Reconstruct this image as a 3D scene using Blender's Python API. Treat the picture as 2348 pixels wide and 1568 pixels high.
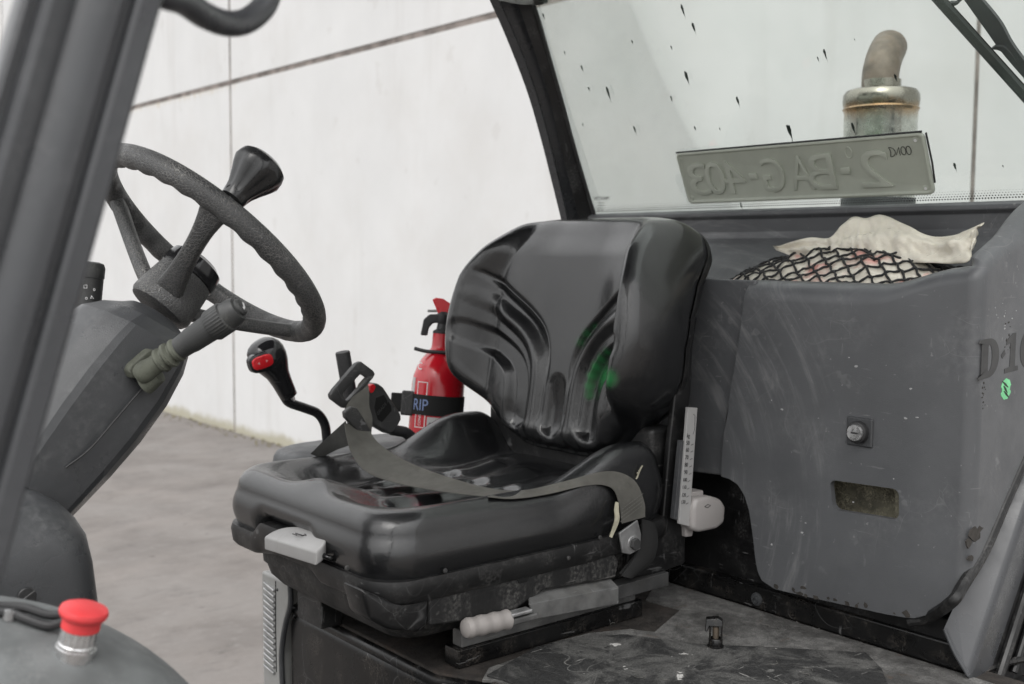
import bpy, bmesh, math, random
import numpy as np
from mathutils import Vector, Matrix
from mathutils import noise as mnoise

# ------------------------------------------------------------------ scene, camera, light
for o in list(bpy.data.objects):
    bpy.data.objects.remove(o)
scn = bpy.context.scene
COL = scn.collection
R = math.radians
CAM_H = 1.6
YAW, PIT, ROL = R(39.7), R(4.6), R(0.4)
FPX, CXP, CYP, WPX = 2541.0, 1173.5, 784.0, 2347.0
cam_d = bpy.data.cameras.new("camera")
cam = bpy.data.objects.new("camera", cam_d)
COL.objects.link(cam)
scn.camera = cam
cam_d.sensor_width = 36.0
cam_d.lens = 36.0 * FPX / WPX
cam_d.clip_start = 0.02
cam_d.clip_end = 400.0
_fh = Vector((math.sin(YAW), math.cos(YAW), 0))
_rt = Vector((math.cos(YAW), -math.sin(YAW), 0))
_up = Vector((0, 0, 1))
_fw = _fh * math.cos(PIT) - _up * math.sin(PIT)
_cu = _up * math.cos(PIT) + _fh * math.sin(PIT)
_r2 = _rt * math.cos(ROL) + _cu * math.sin(ROL)
_u2 = _cu * math.cos(ROL) - _rt * math.sin(ROL)
CAM = Vector((0, 0, CAM_H))
m3 = Matrix((_r2, _u2, -_fw)).transposed()
cam.matrix_world = Matrix.Translation(CAM) @ m3.to_4x4()
cam_d.dof.use_dof = True
cam_d.dof.focus_distance = 1.62
cam_d.dof.aperture_fstop = 6.3

SUN_EL, SUN_AZ = R(50), R(236)
world = bpy.data.worlds.new("World")
scn.world = world
world.use_nodes = True
nt = world.node_tree
for n in list(nt.nodes):
    nt.nodes.remove(n)
wo = nt.nodes.new("ShaderNodeOutputWorld")
bg = nt.nodes.new("ShaderNodeBackground")
sky = nt.nodes.new("ShaderNodeTexSky")
sky.sky_type = 'NISHITA'
sky.sun_disc = False
sky.sun_elevation = SUN_EL
sky.sun_rotation = SUN_AZ
sky.dust_density = 4.0
sky.air_density = 1.0
hs = nt.nodes.new("ShaderNodeHueSaturation")
hs.inputs["Saturation"].default_value = 0.12
nt.links.new(sky.outputs[0], hs.inputs["Color"])
# overcast: the cloud layer evens out the clear-sky distribution
ga = nt.nodes.new("ShaderNodeGamma"); ga.inputs[1].default_value = 0.22
sc_ = nt.nodes.new("ShaderNodeVectorMath"); sc_.operation = 'SCALE'; sc_.inputs["Scale"].default_value = 4.3
nt.links.new(hs.outputs[0], ga.inputs[0]); nt.links.new(ga.outputs[0], sc_.inputs[0])
# CIE overcast sky: zenith three times as bright as the horizon
tc = nt.nodes.new("ShaderNodeTexCoord"); sxyz = nt.nodes.new("ShaderNodeSeparateXYZ")
nt.links.new(tc.outputs["Generated"], sxyz.inputs[0])
mrz = nt.nodes.new("ShaderNodeMapRange"); mrz.inputs[1].default_value = 0.0; mrz.inputs[2].default_value = 1.0
mrz.inputs[3].default_value = 0.60; mrz.inputs[4].default_value = 1.80
nt.links.new(sxyz.outputs["Z"], mrz.inputs[0])
ov = nt.nodes.new("ShaderNodeVectorMath"); ov.operation = 'SCALE'
nt.links.new(sc_.outputs[0], ov.inputs[0]); nt.links.new(mrz.outputs[0], ov.inputs["Scale"])
nt.links.new(ov.outputs[0], bg.inputs["Color"])
bg.inputs["Strength"].default_value = 0.15
nt.links.new(bg.outputs[0], wo.inputs["Surface"])
sun_d = bpy.data.lights.new("sun", 'SUN')
sun_d.energy = 0.5
sun_d.angle = R(30)
sun_d.color = (1.0, 0.97, 0.93)
sun = bpy.data.objects.new("sun", sun_d)
COL.objects.link(sun)
# sky sun_rotation is clockwise from +Y
sdir = Vector((math.sin(SUN_AZ) * math.cos(SUN_EL), math.cos(SUN_AZ) * math.cos(SUN_EL), math.sin(SUN_EL)))
sun.rotation_euler = sdir.to_track_quat('Z', 'Y').to_euler()
sun.location = (0, 0, 8)
vs = scn.view_settings
vs.view_transform = 'Standard'
vs.look = 'None'
vs.exposure = 0.78
vs.gamma = 1.0
vs.use_curve_mapping = False

# ------------------------------------------------------------------ pixel -> place helpers
def ray(u, v):
    return _fw + _r2 * ((u - CXP) / FPX) - _u2 * ((v - CYP) / FPX)
def PX(u, v, x):
    d = ray(u, v); return CAM + d * ((x - CAM.x) / d.x)
def PY(u, v, y):
    d = ray(u, v); return CAM + d * ((y - CAM.y) / d.y)
def PZ(u, v, z):
    d = ray(u, v); return CAM + d * ((z - CAM.z) / d.z)
def PD(u, v, dep):
    return CAM + ray(u, v) * dep
def PP(u, v, o, n):
    d = ray(u, v); return CAM + d * ((o - CAM).dot(n) / d.dot(n))
def proj(p):
    q = Vector(p) - CAM; d = q.dot(_fw)
    return CXP + FPX * q.dot(_r2) / d, CYP - FPX * q.dot(_u2) / d
def V(*a):
    return Vector(a)
def sst(a, b, x):
    t = np.clip((x - a) / (b - a), 0, 1)
    return t * t * (3 - 2 * t)

# ------------------------------------------------------------------ materials
MATS = {}
def mat(name, col, rough=0.5, metal=0.0, var=0.15, vscale=6.0, bump=None, dust=0.0, dustcol=(0.32, 0.30, 0.27),
        dscale=9.0, scratch=0.0, scol=(0.35, 0.35, 0.35), coat=0.0, extra=None, rvar=0.12, spec=0.5, dust_thr=0.56, dstretch=None):
    m = bpy.data.materials.new(name)
    m.use_nodes = True
    t = m.node_tree
    N, L = t.nodes, t.links
    b = N["Principled BSDF"]
    geo = N.new("ShaderNodeNewGeometry")
    P = geo.outputs["Position"]
    def noise(scale, detail=4, rough_=0.55, vec=None, dist=0.0):
        n = N.new("ShaderNodeTexNoise")
        n.inputs["Scale"].default_value = scale
        n.inputs["Detail"].default_value = detail
        n.inputs["Roughness"].default_value = rough_
        n.inputs["Distortion"].default_value = dist
        L.new(vec if vec is not None else P, n.inputs["Vector"])
        return n.outputs["Fac"]
    def ramp(fac, a, b_, va=0.0, vb=1.0):
        r = N.new("ShaderNodeMapRange")
        r.inputs[1].default_value = a; r.inputs[2].default_value = b_
        r.inputs[3].default_value = va; r.inputs[4].default_value = vb
        r.interpolation_type = 'SMOOTHSTEP'
        L.new(fac, r.inputs[0]); return r.outputs[0]
    def math_(op, a, b_):
        n = N.new("ShaderNodeMath"); n.operation = op
        for i, x in enumerate((a, b_)):
            if isinstance(x, (int, float)): n.inputs[i].default_value = x
            else: L.new(x, n.inputs[i])
        return n.outputs[0]
    def mix(fac, a, b_):
        n = N.new("ShaderNodeMix"); n.data_type = 'RGBA'
        if isinstance(fac, (int, float)): n.inputs[0].default_value = fac
        else: L.new(fac, n.inputs[0])
        for i, x in ((6, a), (7, b_)):
            if isinstance(x, tuple): n.inputs[i].default_value = (*x[:3], 1)
            else: L.new(x, n.inputs[i])
        return n.outputs[2]
    def stretch(sx, sy, sz, rot=(0, 0, 0)):
        n = N.new("ShaderNodeMapping")
        n.inputs["Scale"].default_value = (sx, sy, sz)
        n.inputs["Rotation"].default_value = rot
        L.new(P, n.inputs["Vector"]); return n.outputs[0]
    api = dict(noise=noise, ramp=ramp, math=math_, mix=mix, stretch=stretch, N=N, L=L, P=P, geo=geo)
    nv = noise(vscale, 5)
    lo = tuple(c * (1 - var) for c in col); hi = tuple(min(1, c * (1 + var)) for c in col)
    c = mix(ramp(nv, 0.3, 0.7), lo, hi)
    rgh = ramp(noise(vscale * 2.3, 4), 0.3, 0.7, max(0.02, rough - rvar), min(1, rough + rvar))
    if scratch > 0:
        for (sc, rt, seed) in (((3, 5, 40), (0.3, 0.2, 0.1), 0), ((4, 30, 6), (0.5, 0.4, 1.1), 1), ((26, 4, 5), (0.2, 0.7, 0.5), 2)):
            s = ramp(noise(4.0, 3, 0.6, stretch(*sc, rot=rt)), 0.665, 0.70)
            k = ramp(noise(5.0 + seed * 2, 3), 0.42, 0.66)
            c = mix(math_('MULTIPLY', math_('MULTIPLY', s, k), scratch), c, scol)
        vo = N.new("ShaderNodeTexVoronoi"); vo.feature = 'DISTANCE_TO_EDGE'
        vo.inputs["Scale"].default_value = 9.0
        dn = N.new("ShaderNodeTexNoise"); dn.inputs["Scale"].default_value = 3.0; L.new(P, dn.inputs["Vector"])
        va = N.new("ShaderNodeVectorMath"); va.operation = 'ADD'
        L.new(P, va.inputs[0]); L.new(dn.outputs["Color"], va.inputs[1]); L.new(va.outputs[0], vo.inputs["Vector"])
        ln = ramp(vo.outputs["Distance"], 0.0, 0.012, 1.0, 0.0)
        c = mix(math_('MULTIPLY', math_('MULTIPLY', ln, ramp(noise(7), 0.5, 0.7)), scratch * 0.8), c, scol)
    if dust > 0:
        d1 = ramp(noise(dscale, 7, 0.65, stretch(*dstretch) if dstretch else None), dust_thr - 0.08, dust_thr + 0.12)
        d2 = ramp(noise(dscale * 14, 3, 0.6), 0.35, 0.75)
        d = math_('MULTIPLY', math_('MULTIPLY', d1, d2), dust)
        c = mix(d, c, dustcol)
        rgh = math_('ADD', rgh, math_('MULTIPLY', d, 0.3))
    L.new(rgh, b.inputs["Roughness"])
    b.inputs["Metallic"].default_value = metal
    b.inputs["Specular IOR Level"].default_value = spec
    if coat:
        b.inputs["Coat Weight"].default_value = coat
        b.inputs["Coat Roughness"].default_value = 0.2
    if extra:
        c = extra(api, c, b) or c
    L.new(c, b.inputs["Base Color"])
    if bump:
        h = None
        for (sc, st) in bump:
            x = math_('MULTIPLY', noise(sc, 3, 0.6), st)
            h = x if h is None else math_('ADD', h, x)
        bn = N.new("ShaderNodeBump")
        bn.inputs["Strength"].default_value = 1.0
        bn.inputs["Distance"].default_value = 0.001
        L.new(h, bn.inputs["Height"])
        L.new(bn.outputs[0], b.inputs["Normal"])
        api['bump'] = bn
    MATS[name] = m
    return m

def leather_extra(api, c, b):
    N, L = api['N'], api['L']
    # crazed leather grain: distorted voronoi cells at two scales, driven into a bump
    hs_ = None
    for sc, st in ((420.0, 0.5), (130.0, 0.45)):
        vo = N.new("ShaderNodeTexVoronoi"); vo.feature = 'DISTANCE_TO_EDGE'; vo.inputs["Scale"].default_value = sc
        dn = N.new("ShaderNodeTexNoise"); dn.inputs["Scale"].default_value = sc * 0.4; L.new(api['P'], dn.inputs["Vector"])
        sc_ = N.new("ShaderNodeVectorMath"); sc_.operation = 'SCALE'; sc_.inputs["Scale"].default_value = 1.2 / sc
        L.new(dn.outputs["Color"], sc_.inputs[0])
        va = N.new("ShaderNodeVectorMath"); va.operation = 'ADD'
        L.new(api['P'], va.inputs[0]); L.new(sc_.outputs[0], va.inputs[1]); L.new(va.outputs[0], vo.inputs["Vector"])
        h = api['math']('MULTIPLY', api['ramp'](vo.outputs["Distance"], 0.0, 0.09), st)
        if sc == 130.0:
            h = api['math']('MULTIPLY', h, api['ramp'](api['noise'](8, 3), 0.38, 0.58))
        hs_ = h if hs_ is None else api['math']('ADD', hs_, h)
    hs_ = api['math']('ADD', hs_, api['math']('MULTIPLY', api['noise'](30, 4), 1.2))
    bn = N.new("ShaderNodeBump"); bn.inputs["Distance"].default_value = 0.00013
    L.new(hs_, bn.inputs["Height"]); L.new(bn.outputs[0], b.inputs["Normal"])
    return c

def colour_patch(center, radius, col, soft=0.5, axis=None):
    """a soft-edged patch of colour round a point"""
    def f(api, c, b):
        N, L = api['N'], api['L']
        d = N.new("ShaderNodeVectorMath"); d.operation = 'DISTANCE'
        d.inputs[1].default_value = center
        L.new(api['P'], d.inputs[0])
        f1 = api['ramp'](d.outputs["Value"], radius * (1 - soft), radius, 1, 0)
        f2 = api['ramp'](api['noise'](55, 3), 0.28, 0.55)
        return api['mix'](api['math']('MULTIPLY', f1, f2), c, col)
    return f

def chain(*fs):
    def f(api, c, b):
        for g in fs:
            c = g(api, c, b) or c
        return c
    return f

M_VINYL = mat("vinyl_black", (0.014, 0.0145, 0.015), 0.26, var=0.15, dust=0.1, dustcol=(0.1, 0.1, 0.1), dscale=16, rvar=0.07, extra=leather_extra, scratch=0.22, scol=(0.14, 0.14, 0.14))
M_SHELL = mat("plastic_black_scuffed", (0.006, 0.006, 0.0063), 0.45, bump=[(90, 0.25)], dust=0.35, dustcol=(0.16, 0.155, 0.15), dscale=18, scratch=0.5, scol=(0.2, 0.2, 0.2))
M_RUBBER = mat("rubber_black_dirty", (0.006, 0.006, 0.0063), 0.6, bump=[(140, 0.3)], dust=0.5, dustcol=(0.17, 0.165, 0.155), dscale=14, dust_thr=0.5, dstretch=(1.6, 1.6, 0.25), scratch=0.4, scol=(0.22, 0.21, 0.2))
M_BLACKMETAL = mat("steel_black_painted", (0.005, 0.005, 0.0052), 0.28, bump=[(60, 0.15)], dust=0.35, dustcol=(0.16, 0.14, 0.12), dscale=22, scratch=0.5, scol=(0.2, 0.2, 0.2))
def smear_extra(api, c, b):
    # arcs left by wiping and rubbing knees, dusty haze in between
    N, L, mth = api['N'], api['L'], api['math']
    for (cen, fr, amt, ns) in (((1.52, 1.52, 1.18), 46.0, 0.5, 6.0),):
        d = N.new("ShaderNodeVectorMath"); d.operation = 'DISTANCE'; d.inputs[1].default_value = cen
        L.new(api['P'], d.inputs[0])
        cb = N.new("ShaderNodeCombineXYZ")
        sx = N.new("ShaderNodeSeparateXYZ"); L.new(api['P'], sx.inputs[0])
        L.new(mth('MULTIPLY', d.outputs["Value"], fr), cb.inputs[0]); L.new(mth('MULTIPLY', sx.outputs["Z"], 5), cb.inputs[1]); L.new(mth('MULTIPLY', sx.outputs["Y"], 5), cb.inputs[2])
        s = api['ramp'](api['noise'](1.0, 6, 0.7, cb.outputs[0]), 0.48, 0.74)
        k = mth('MULTIPLY', api['ramp'](api['noise'](ns, 3), 0.36, 0.6), api['ramp'](sx.outputs["Y"], 0.98, 1.12))
        c = api['mix'](mth('MULTIPLY', mth('MULTIPLY', s, k), amt), c, (0.30, 0.30, 0.30))
    c = api['mix'](mth('MULTIPLY', api['ramp'](api['noise'](90, 2), 0.72, 0.76), 0.5), c, (0.25, 0.25, 0.25))
    return c
M_GREYPL = mat("plastic_grey_moulded", (0.092, 0.095, 0.1), 0.40, var=0.1, bump=[(700, 0.25), (12, 1.0)], dust=0.2, dustcol=(0.24, 0.24, 0.24), dscale=7, scratch=0.32, scol=(0.27, 0.27, 0.27), extra=smear_extra)
M_GREYDK = mat("plastic_grey_dark", (0.05, 0.052, 0.055), 0.5, var=0.12, bump=[(800, 0.4)], dust=0.18, dustcol=(0.2, 0.2, 0.2), dscale=8, scratch=0.12)
M_COLUMN = mat("plastic_column_grey", (0.046, 0.048, 0.051), 0.34, var=0.12, bump=[(900, 0.45)], dust=0.3, dustcol=(0.2, 0.2, 0.2), dscale=7, scratch=0.05)
M_PILLAR = mat("paint_pillar_grey", (0.052, 0.054, 0.058), 0.3, var=0.1, bump=[(30, 0.2)], dust=0.15, dustcol=(0.2, 0.2, 0.2))
M_DASH = mat("plastic_dash_dusty", (0.12, 0.127, 0.127), 0.62, var=0.2, vscale=22, dust=0.5, dustcol=(0.22, 0.225, 0.22), dscale=24)
M_LEVER = mat("plastic_lever_grey", (0.36, 0.355, 0.35), 0.4, var=0.08, bump=[(500, 0.2)], dust=0.25, dustcol=(0.2, 0.18, 0.15), dscale=20)
M_BEIGE = mat("plastic_knob_beige", (0.29, 0.27, 0.258), 0.42, var=0.06, dust=0.35, dustcol=(0.25, 0.19, 0.13), dscale=26, dust_thr=0.6)
M_STEEL = mat("steel_zinc", (0.42, 0.42, 0.42), 0.42, metal=0.8, var=0.2, vscale=40, dust=0.3, dustcol=(0.12, 0.1, 0.08))
M_PLATE_G = mat("steel_grey_worn", (0.14, 0.14, 0.138), 0.55, metal=0.35, var=0.3, vscale=25, dust=0.55, dustcol=(0.2, 0.19, 0.17), dscale=20, scratch=0.6)
M_BELT = mat("webbing_grey", (0.105, 0.102, 0.092), 0.85, var=0.12, vscale=30, bump=[(900, 0.8)], dust=0.3, dustcol=(0.2, 0.19, 0.165), dscale=10, spec=0.2)
M_BELTDK = mat("webbing_black", (0.02, 0.02, 0.02), 0.85, var=0.2, bump=[(700, 0.6)], spec=0.2)
M_THREAD = mat("thread_grey", (0.13, 0.125, 0.115), 0.8)
M_FRAY = mat("webbing_frayed_cream", (0.36, 0.34, 0.26), 0.9, var=0.2, vscale=80)
M_REDBTN = mat("plastic_red", (0.62, 0.012, 0.02), 0.35, var=0.05)
M_STOP = mat("plastic_red_faded", (0.66, 0.05, 0.055), 0.45, var=0.12, vscale=40)
M_CHROME = mat("chrome_dull", (0.6, 0.6, 0.6), 0.3, metal=0.9, var=0.15, vscale=60)
M_GLOSSBLK = mat("plastic_black_gloss", (0.012, 0.012, 0.013), 0.12, var=0.1, rvar=0.05, scratch=0.1)
M_MATBLK = mat("plastic_black_matt", (0.02, 0.02, 0.021), 0.5, var=0.15, dust=0.2, dustcol=(0.15, 0.15, 0.15), dscale=30, bump=[(400, 0.2)])
def wheel_extra(api, c, b):
    N, L = api['N'], api['L']
    vo = N.new("ShaderNodeTexVoronoi"); vo.feature = 'DISTANCE_TO_EDGE'; vo.inputs["Scale"].default_value = 240
    L.new(api['P'], vo.inputs["Vector"])
    e = api['ramp'](vo.outputs["Distance"], 0.02, 0.12, 1, 0)
    k = api['ramp'](api['noise'](9, 4), 0.42, 0.62)
    c = api['mix'](api['math']('MULTIPLY', e, api['math']('ADD', api['math']('MULTIPLY', k, 0.5), 0.35)), c, (0.17, 0.165, 0.155))
    bn = N.new("ShaderNodeBump"); bn.inputs["Distance"].default_value = 0.0005
    L.new(api['ramp'](vo.outputs["Distance"], 0.0, 0.15), bn.inputs["Height"]); L.new(bn.outputs[0], b.inputs["Normal"])
    return c
M_WHEEL = mat("wheel_grained_plastic", (0.052, 0.053, 0.054), 0.45, var=0.25, vscale=12, extra=wheel_extra)
M_STALK = mat("plastic_stalk_dusty", (0.035, 0.036, 0.036), 0.5, var=0.2, dust=0.25, dustcol=(0.2, 0.2, 0.17), dscale=26)
M_BOOT = mat("rubber_boot_olive", (0.085, 0.09, 0.07), 0.75, var=0.3, vscale=30, bump=[(200, 0.4)], dust=0.5, dustcol=(0.26, 0.27, 0.21), dscale=40)
M_WHITE = mat("print_white", (0.75, 0.75, 0.75), 0.5, var=0.03)
M_BLUEPR = mat("print_blue", (0.18, 0.24, 0.42), 0.7, var=0.1)
M_BLACKPR = mat("print_black", (0.02, 0.02, 0.02), 0.5)
M_DECAL = mat("decal_dark_grey", (0.045, 0.045, 0.045), 0.55, var=0.1, dust=0.0)
M_GREENST = mat("sticker_green", (0.2, 0.62, 0.3), 0.5, var=0.15, vscale=60)
M_CHIP = mat("paint_chip_brown", (0.034, 0.03, 0.026), 0.8, var=0.3, vscale=60)
M_FIRE = mat("enamel_red", (0.5, 0.008, 0.018), 0.22, var=0.06, coat=0.4)
M_SILVERLB = mat("label_silver", (0.5, 0.5, 0.5), 0.4, metal=0.3, var=0.1)
M_LIGHTGP = mat("panel_light_grey", (0.3, 0.3, 0.29), 0.4, var=0.1, dust=0.3, dustcol=(0.2, 0.18, 0.15), scratch=0.3)
def film_extra(api, c, b):
    b.inputs["Transmission Weight"].default_value = 0.0
    b.inputs["Subsurface Weight"].default_value = 0.25
    b.inputs["Subsurface Radius"].default_value = (0.02, 0.02, 0.015)
    return c
M_FILM = mat("plastic_film_cream", (0.66, 0.62, 0.53), 0.35, var=0.12, vscale=14, bump=[(60, 2.0), (200, 0.8)], extra=film_extra)
def bundle_extra(api, c, b):
    return api['mix'](api['ramp'](api['noise'](13, 3), 0.52, 0.66), c, (0.62, 0.3, 0.26))
M_BUNDLE = mat("plastic_bag_pinkish", (0.6, 0.56, 0.48), 0.3, var=0.15, vscale=18, bump=[(50, 2.5), (160, 1.0)], extra=bundle_extra)
M_CORD = mat("cord_black", (0.013, 0.013, 0.014), 0.7, bump=[(600, 0.8)])
M_PLATEBK = mat("aluminium_plate_back", (0.46, 0.49, 0.42), 0.5, metal=0.0, var=0.05, vscale=20)
def wall_extra(api, c, b):
    # runoff stains hanging below the panel joint, fine mottling
    N, L, mth = api['N'], api['L'], api['math']
    c = api['mix'](mth('MULTIPLY', api['ramp'](api['noise'](1.1, 6, 0.6), 0.45, 0.75), 0.4), c, (0.52, 0.505, 0.485))
    st = api['noise'](1.0, 5, 0.6, api['stretch'](1, 3.2, 0.35))
    c = api['mix'](mth('MULTIPLY', api['ramp'](st, 0.55, 0.75), 0.34), c, (0.46, 0.445, 0.43))
    c = api['mix'](mth('MULTIPLY', api['ramp'](api['noise'](4.5, 3), 0.66, 0.72), 0.3), c, (0.48, 0.465, 0.45))
    sx = N.new("ShaderNodeSeparateXYZ"); L.new(api['P'], sx.inputs[0])
    hang = mth('ADD', sx.outputs["Z"], mth('MULTIPLY', api['noise'](6, 4, 0.7, api['stretch'](1, 3, 0.2)), 0.28))
    top = mth('MULTIPLY', api['ramp'](hang, 3.12, 3.26), api['ramp'](sx.outputs["Z"], 3.06, 3.075, 1, 0))
    yy = api['ramp'](sx.outputs["Y"], 8.6, 9.6)
    c = api['mix'](mth('MULTIPLY', mth('MULTIPLY', top, yy), 0.8), c, (0.42, 0.33, 0.16))
    foot = mth('SUBTRACT', sx.outputs["Z"], mth('MULTIPLY', api['noise'](5, 4), 0.16))
    c = api['mix'](mth('MULTIPLY', api['ramp'](foot, -0.05, 0.03, 1, 0), 0.7), c, (0.3, 0.27, 0.16))
    return c
M_WALL = mat("concrete_white_panel", (0.60, 0.60, 0.597), 0.85, var=0.03, vscale=1.5, bump=[(60, 0.5)], extra=wall_extra)
M_JOINT = mat("joint_brown_sealant", (0.19, 0.165, 0.15), 0.9, var=0.4, vscale=9)
def ground_extra(api, c, b):
    c = api['mix'](api['ramp'](api['noise'](1.6, 7, 0.65, None, 0.4), 0.35, 0.7), c, (0.18, 0.166, 0.156))
    c = api['mix'](api['math']('MULTIPLY', api['ramp'](api['noise'](5.2, 7, 0.7, api['stretch'](0.8, 1.3, 1)), 0.5, 0.72), 0.6), c, (0.088, 0.08, 0.075))
    c = api['mix'](api['math']('MULTIPLY', api['ramp'](api['noise'](14, 5, 0.7, api['stretch'](1.0, 1.6, 1)), 0.5, 0.75), 0.5), c, (0.225, 0.21, 0.2))
    c = api['mix'](api['math']('MULTIPLY', api['ramp'](api['noise'](9, 3), 0.68, 0.74), 0.8), c, (0.07, 0.06, 0.055))
    return c
M_GROUND = mat("asphalt_brown_grey", (0.15, 0.135, 0.125), 0.9, var=0.2, vscale=2, bump=[(150, 2.0), (30, 2.0)], extra=ground_extra)
def deck_extra(api, c, b):
    mth = api['math']
    c = api['mix'](api['ramp'](api['noise'](11, 8, 0.7, None, 0.6), 0.46, 0.62), c, (0.115, 0.113, 0.108))
    c = api['mix'](mth('MULTIPLY', api['ramp'](api['noise'](380, 2, 0.6), 0.4, 0.7), 0.5), c, (0.02, 0.02, 0.02))
    c = api['mix'](api['ramp'](api['noise'](16, 5, 0.6), 0.62, 0.66), c, (0.02, 0.02, 0.02))
    c = api['mix'](api['ramp'](api['noise'](22, 4, 0.6), 0.68, 0.71), c, (0.5, 0.49, 0.47))
    return c
M_DECKMAT = mat("deck_antislip_worn", (0.022, 0.022, 0.022), 0.75, var=0.3, vscale=60, bump=[(260, 2.0), (90, 1.0)], scratch=1.0, scol=(0.3, 0.295, 0.28), extra=deck_extra)
def deckgrey_extra(api, c, b):
    mth = api['math']
    c = api['mix'](mth('MULTIPLY', api['ramp'](api['noise'](7, 7, 0.68, None, 0.5), 0.44, 0.62), 0.8), c, (0.045, 0.043, 0.041))
    c = api['mix'](mth('MULTIPLY', api['ramp'](api['noise'](300, 2), 0.35, 0.7), 0.35), c, (0.03, 0.03, 0.03))
    c = api['mix'](mth('MULTIPLY', api['ramp'](api['noise'](26, 5, 0.7), 0.6, 0.72), 0.6), c, (0.10, 0.07, 0.05))
    return c
M_DECKGREY = mat("deck_antislip_grey", (0.15, 0.147, 0.141), 0.75, var=0.35, vscale=40, bump=[(420, 2.0), (120, 1.0)], scratch=0.6, scol=(0.25, 0.24, 0.23), extra=deckgrey_extra)
M_DECKDIRT = mat("deck_brown_grime", (0.026, 0.022, 0.019), 0.85, var=0.4, vscale=40, bump=[(300, 1.0)], dust=0.6, dustcol=(0.09, 0.06, 0.045), dscale=12)
def exh_extra(api, c, b):
    N, L = api['N'], api['L']
    sx = N.new("ShaderNodeSeparateXYZ"); L.new(api['P'], sx.inputs[0])
    z = api['math']('ADD', sx.outputs["Z"], api['math']('MULTIPLY', api['noise'](20, 3), 0.03))
    c = api['mix'](api['ramp'](z, 1.915, 1.955), c, (0.36, 0.22, 0.1))
    c = api['mix'](api['ramp'](z, 1.945, 1.97), c, (0.25, 0.235, 0.2))
    return c
M_EXHAUST = mat("exhaust_heat_tinted", (0.55, 0.56, 0.52), 0.22, metal=1.0, var=0.15, vscale=30, extra=exh_extra)
M_EXPIPE = mat("exhaust_rust_brown", (0.13, 0.105, 0.08), 0.5, metal=0.4, var=0.25, vscale=25, dust=0.3, dustcol=(0.3, 0.2, 0.12), dscale=30)
M_SPLASH = mat("dried_green_paint", (0.018, 0.032, 0.024), 0.7, var=0.5, vscale=90)
M_DIRTHOLE = mat("pocket_grime", (0.075, 0.07, 0.05), 0.9, var=0.5, vscale=30, bump=[(90, 3.0)], dust=0.9, dustcol=(0.24, 0.22, 0.16), dscale=28, dust_thr=0.45)

def glass_mat():
    m = bpy.data.materials.new("window_glass_dirty"); m.use_nodes = True
    t = m.node_tree; N, L = t.nodes, t.links
    for n in list(N): N.remove(n)
    out = N.new("ShaderNodeOutputMaterial")
    tr = N.new("ShaderNodeBsdfTransparent"); tr.inputs[0].default_value = (0.94, 0.966, 0.949, 1)
    gl = N.new("ShaderNodeBsdfGlossy"); gl.inputs["Roughness"].default_value = 0.02
    fr = N.new("ShaderNodeFresnel"); fr.inputs[0].default_value = 1.45
    mx = N.new("ShaderNodeMixShader"); mk = N.new("ShaderNodeMath"); mk.operation = 'MULTIPLY'; mk.inputs[1].default_value = 0.45
    L.new(fr.outputs[0], mk.inputs[0]); L.new(mk.outputs[0], mx.inputs[0]); L.new(tr.outputs[0], mx.inputs[1]); L.new(gl.outputs[0], mx.inputs[2])
    df = N.new("ShaderNodeBsdfDiffuse"); df.inputs[0].default_value = (0.38, 0.47, 0.41, 1)
    tl = N.new("ShaderNodeBsdfTranslucent"); tl.inputs[0].default_value = (0.5, 0.6, 0.53, 1)
    ad = N.new("ShaderNodeMixShader"); ad.inputs[0].default_value = 0.5; L.new(df.outputs[0], ad.inputs[1]); L.new(tl.outputs[0], ad.inputs[2])
    geo = N.new("ShaderNodeNewGeometry")
    no = N.new("ShaderNodeTexNoise"); no.inputs["Scale"].default_value = 5.0; no.inputs["Detail"].default_value = 6; L.new(geo.outputs["Position"], no.inputs["Vector"])
    mr = N.new("ShaderNodeMapRange"); mr.inputs[1].default_value = 0.42; mr.inputs[2].default_value = 0.75; mr.inputs[3].default_value = 0.015; mr.inputs[4].default_value = 0.075
    L.new(no.outputs["Fac"], mr.inputs[0])
    m2 = N.new("ShaderNodeMixShader"); L.new(mr.outputs[0], m2.inputs[0]); L.new(mx.outputs[0], m2.inputs[1]); L.new(ad.outputs[0], m2.inputs[2])
    L.new(m2.outputs[0], out.inputs["Surface"])
    return m
M_GLASS = glass_mat()

# ------------------------------------------------------------------ object helpers
WLOC = {}
def link(o, wl, parent):
    COL.objects.link(o)
    WLOC[o.name] = wl.copy()
    if parent is not None:
        if parent.parent is not None and parent.parent.parent is not None:
            parent = parent.parent          # thing > part > sub-part, no further
        o.parent = parent
        o.location = wl - WLOC[parent.name]
    else:
        o.location = wl
def empty(name, loc, label, cat, group=None):
    o = bpy.data.objects.new(name, None)
    o.empty_display_size = 0.1
    link(o, Vector(loc), None)
    o["label"] = label; o["category"] = cat
    if group: o["group"] = group
    return o
def mobj(name, verts, faces, material, parent=None, smooth=True, sharp=35, label=None, cat=None, kind=None, sub=0):
    me = bpy.data.meshes.new(name)
    vs_ = [Vector(v) for v in verts]
    mn = Vector((min(v.x for v in vs_), min(v.y for v in vs_), min(v.z for v in vs_)))
    mx = Vector((max(v.x for v in vs_), max(v.y for v in vs_), max(v.z for v in vs_)))
    c = (mn + mx) / 2
    me.from_pydata([tuple(v - c) for v in vs_], [], faces)
    me.update()
    return finish(name, me, c, material, parent, smooth, sharp, label, cat, kind, sub)
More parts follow.
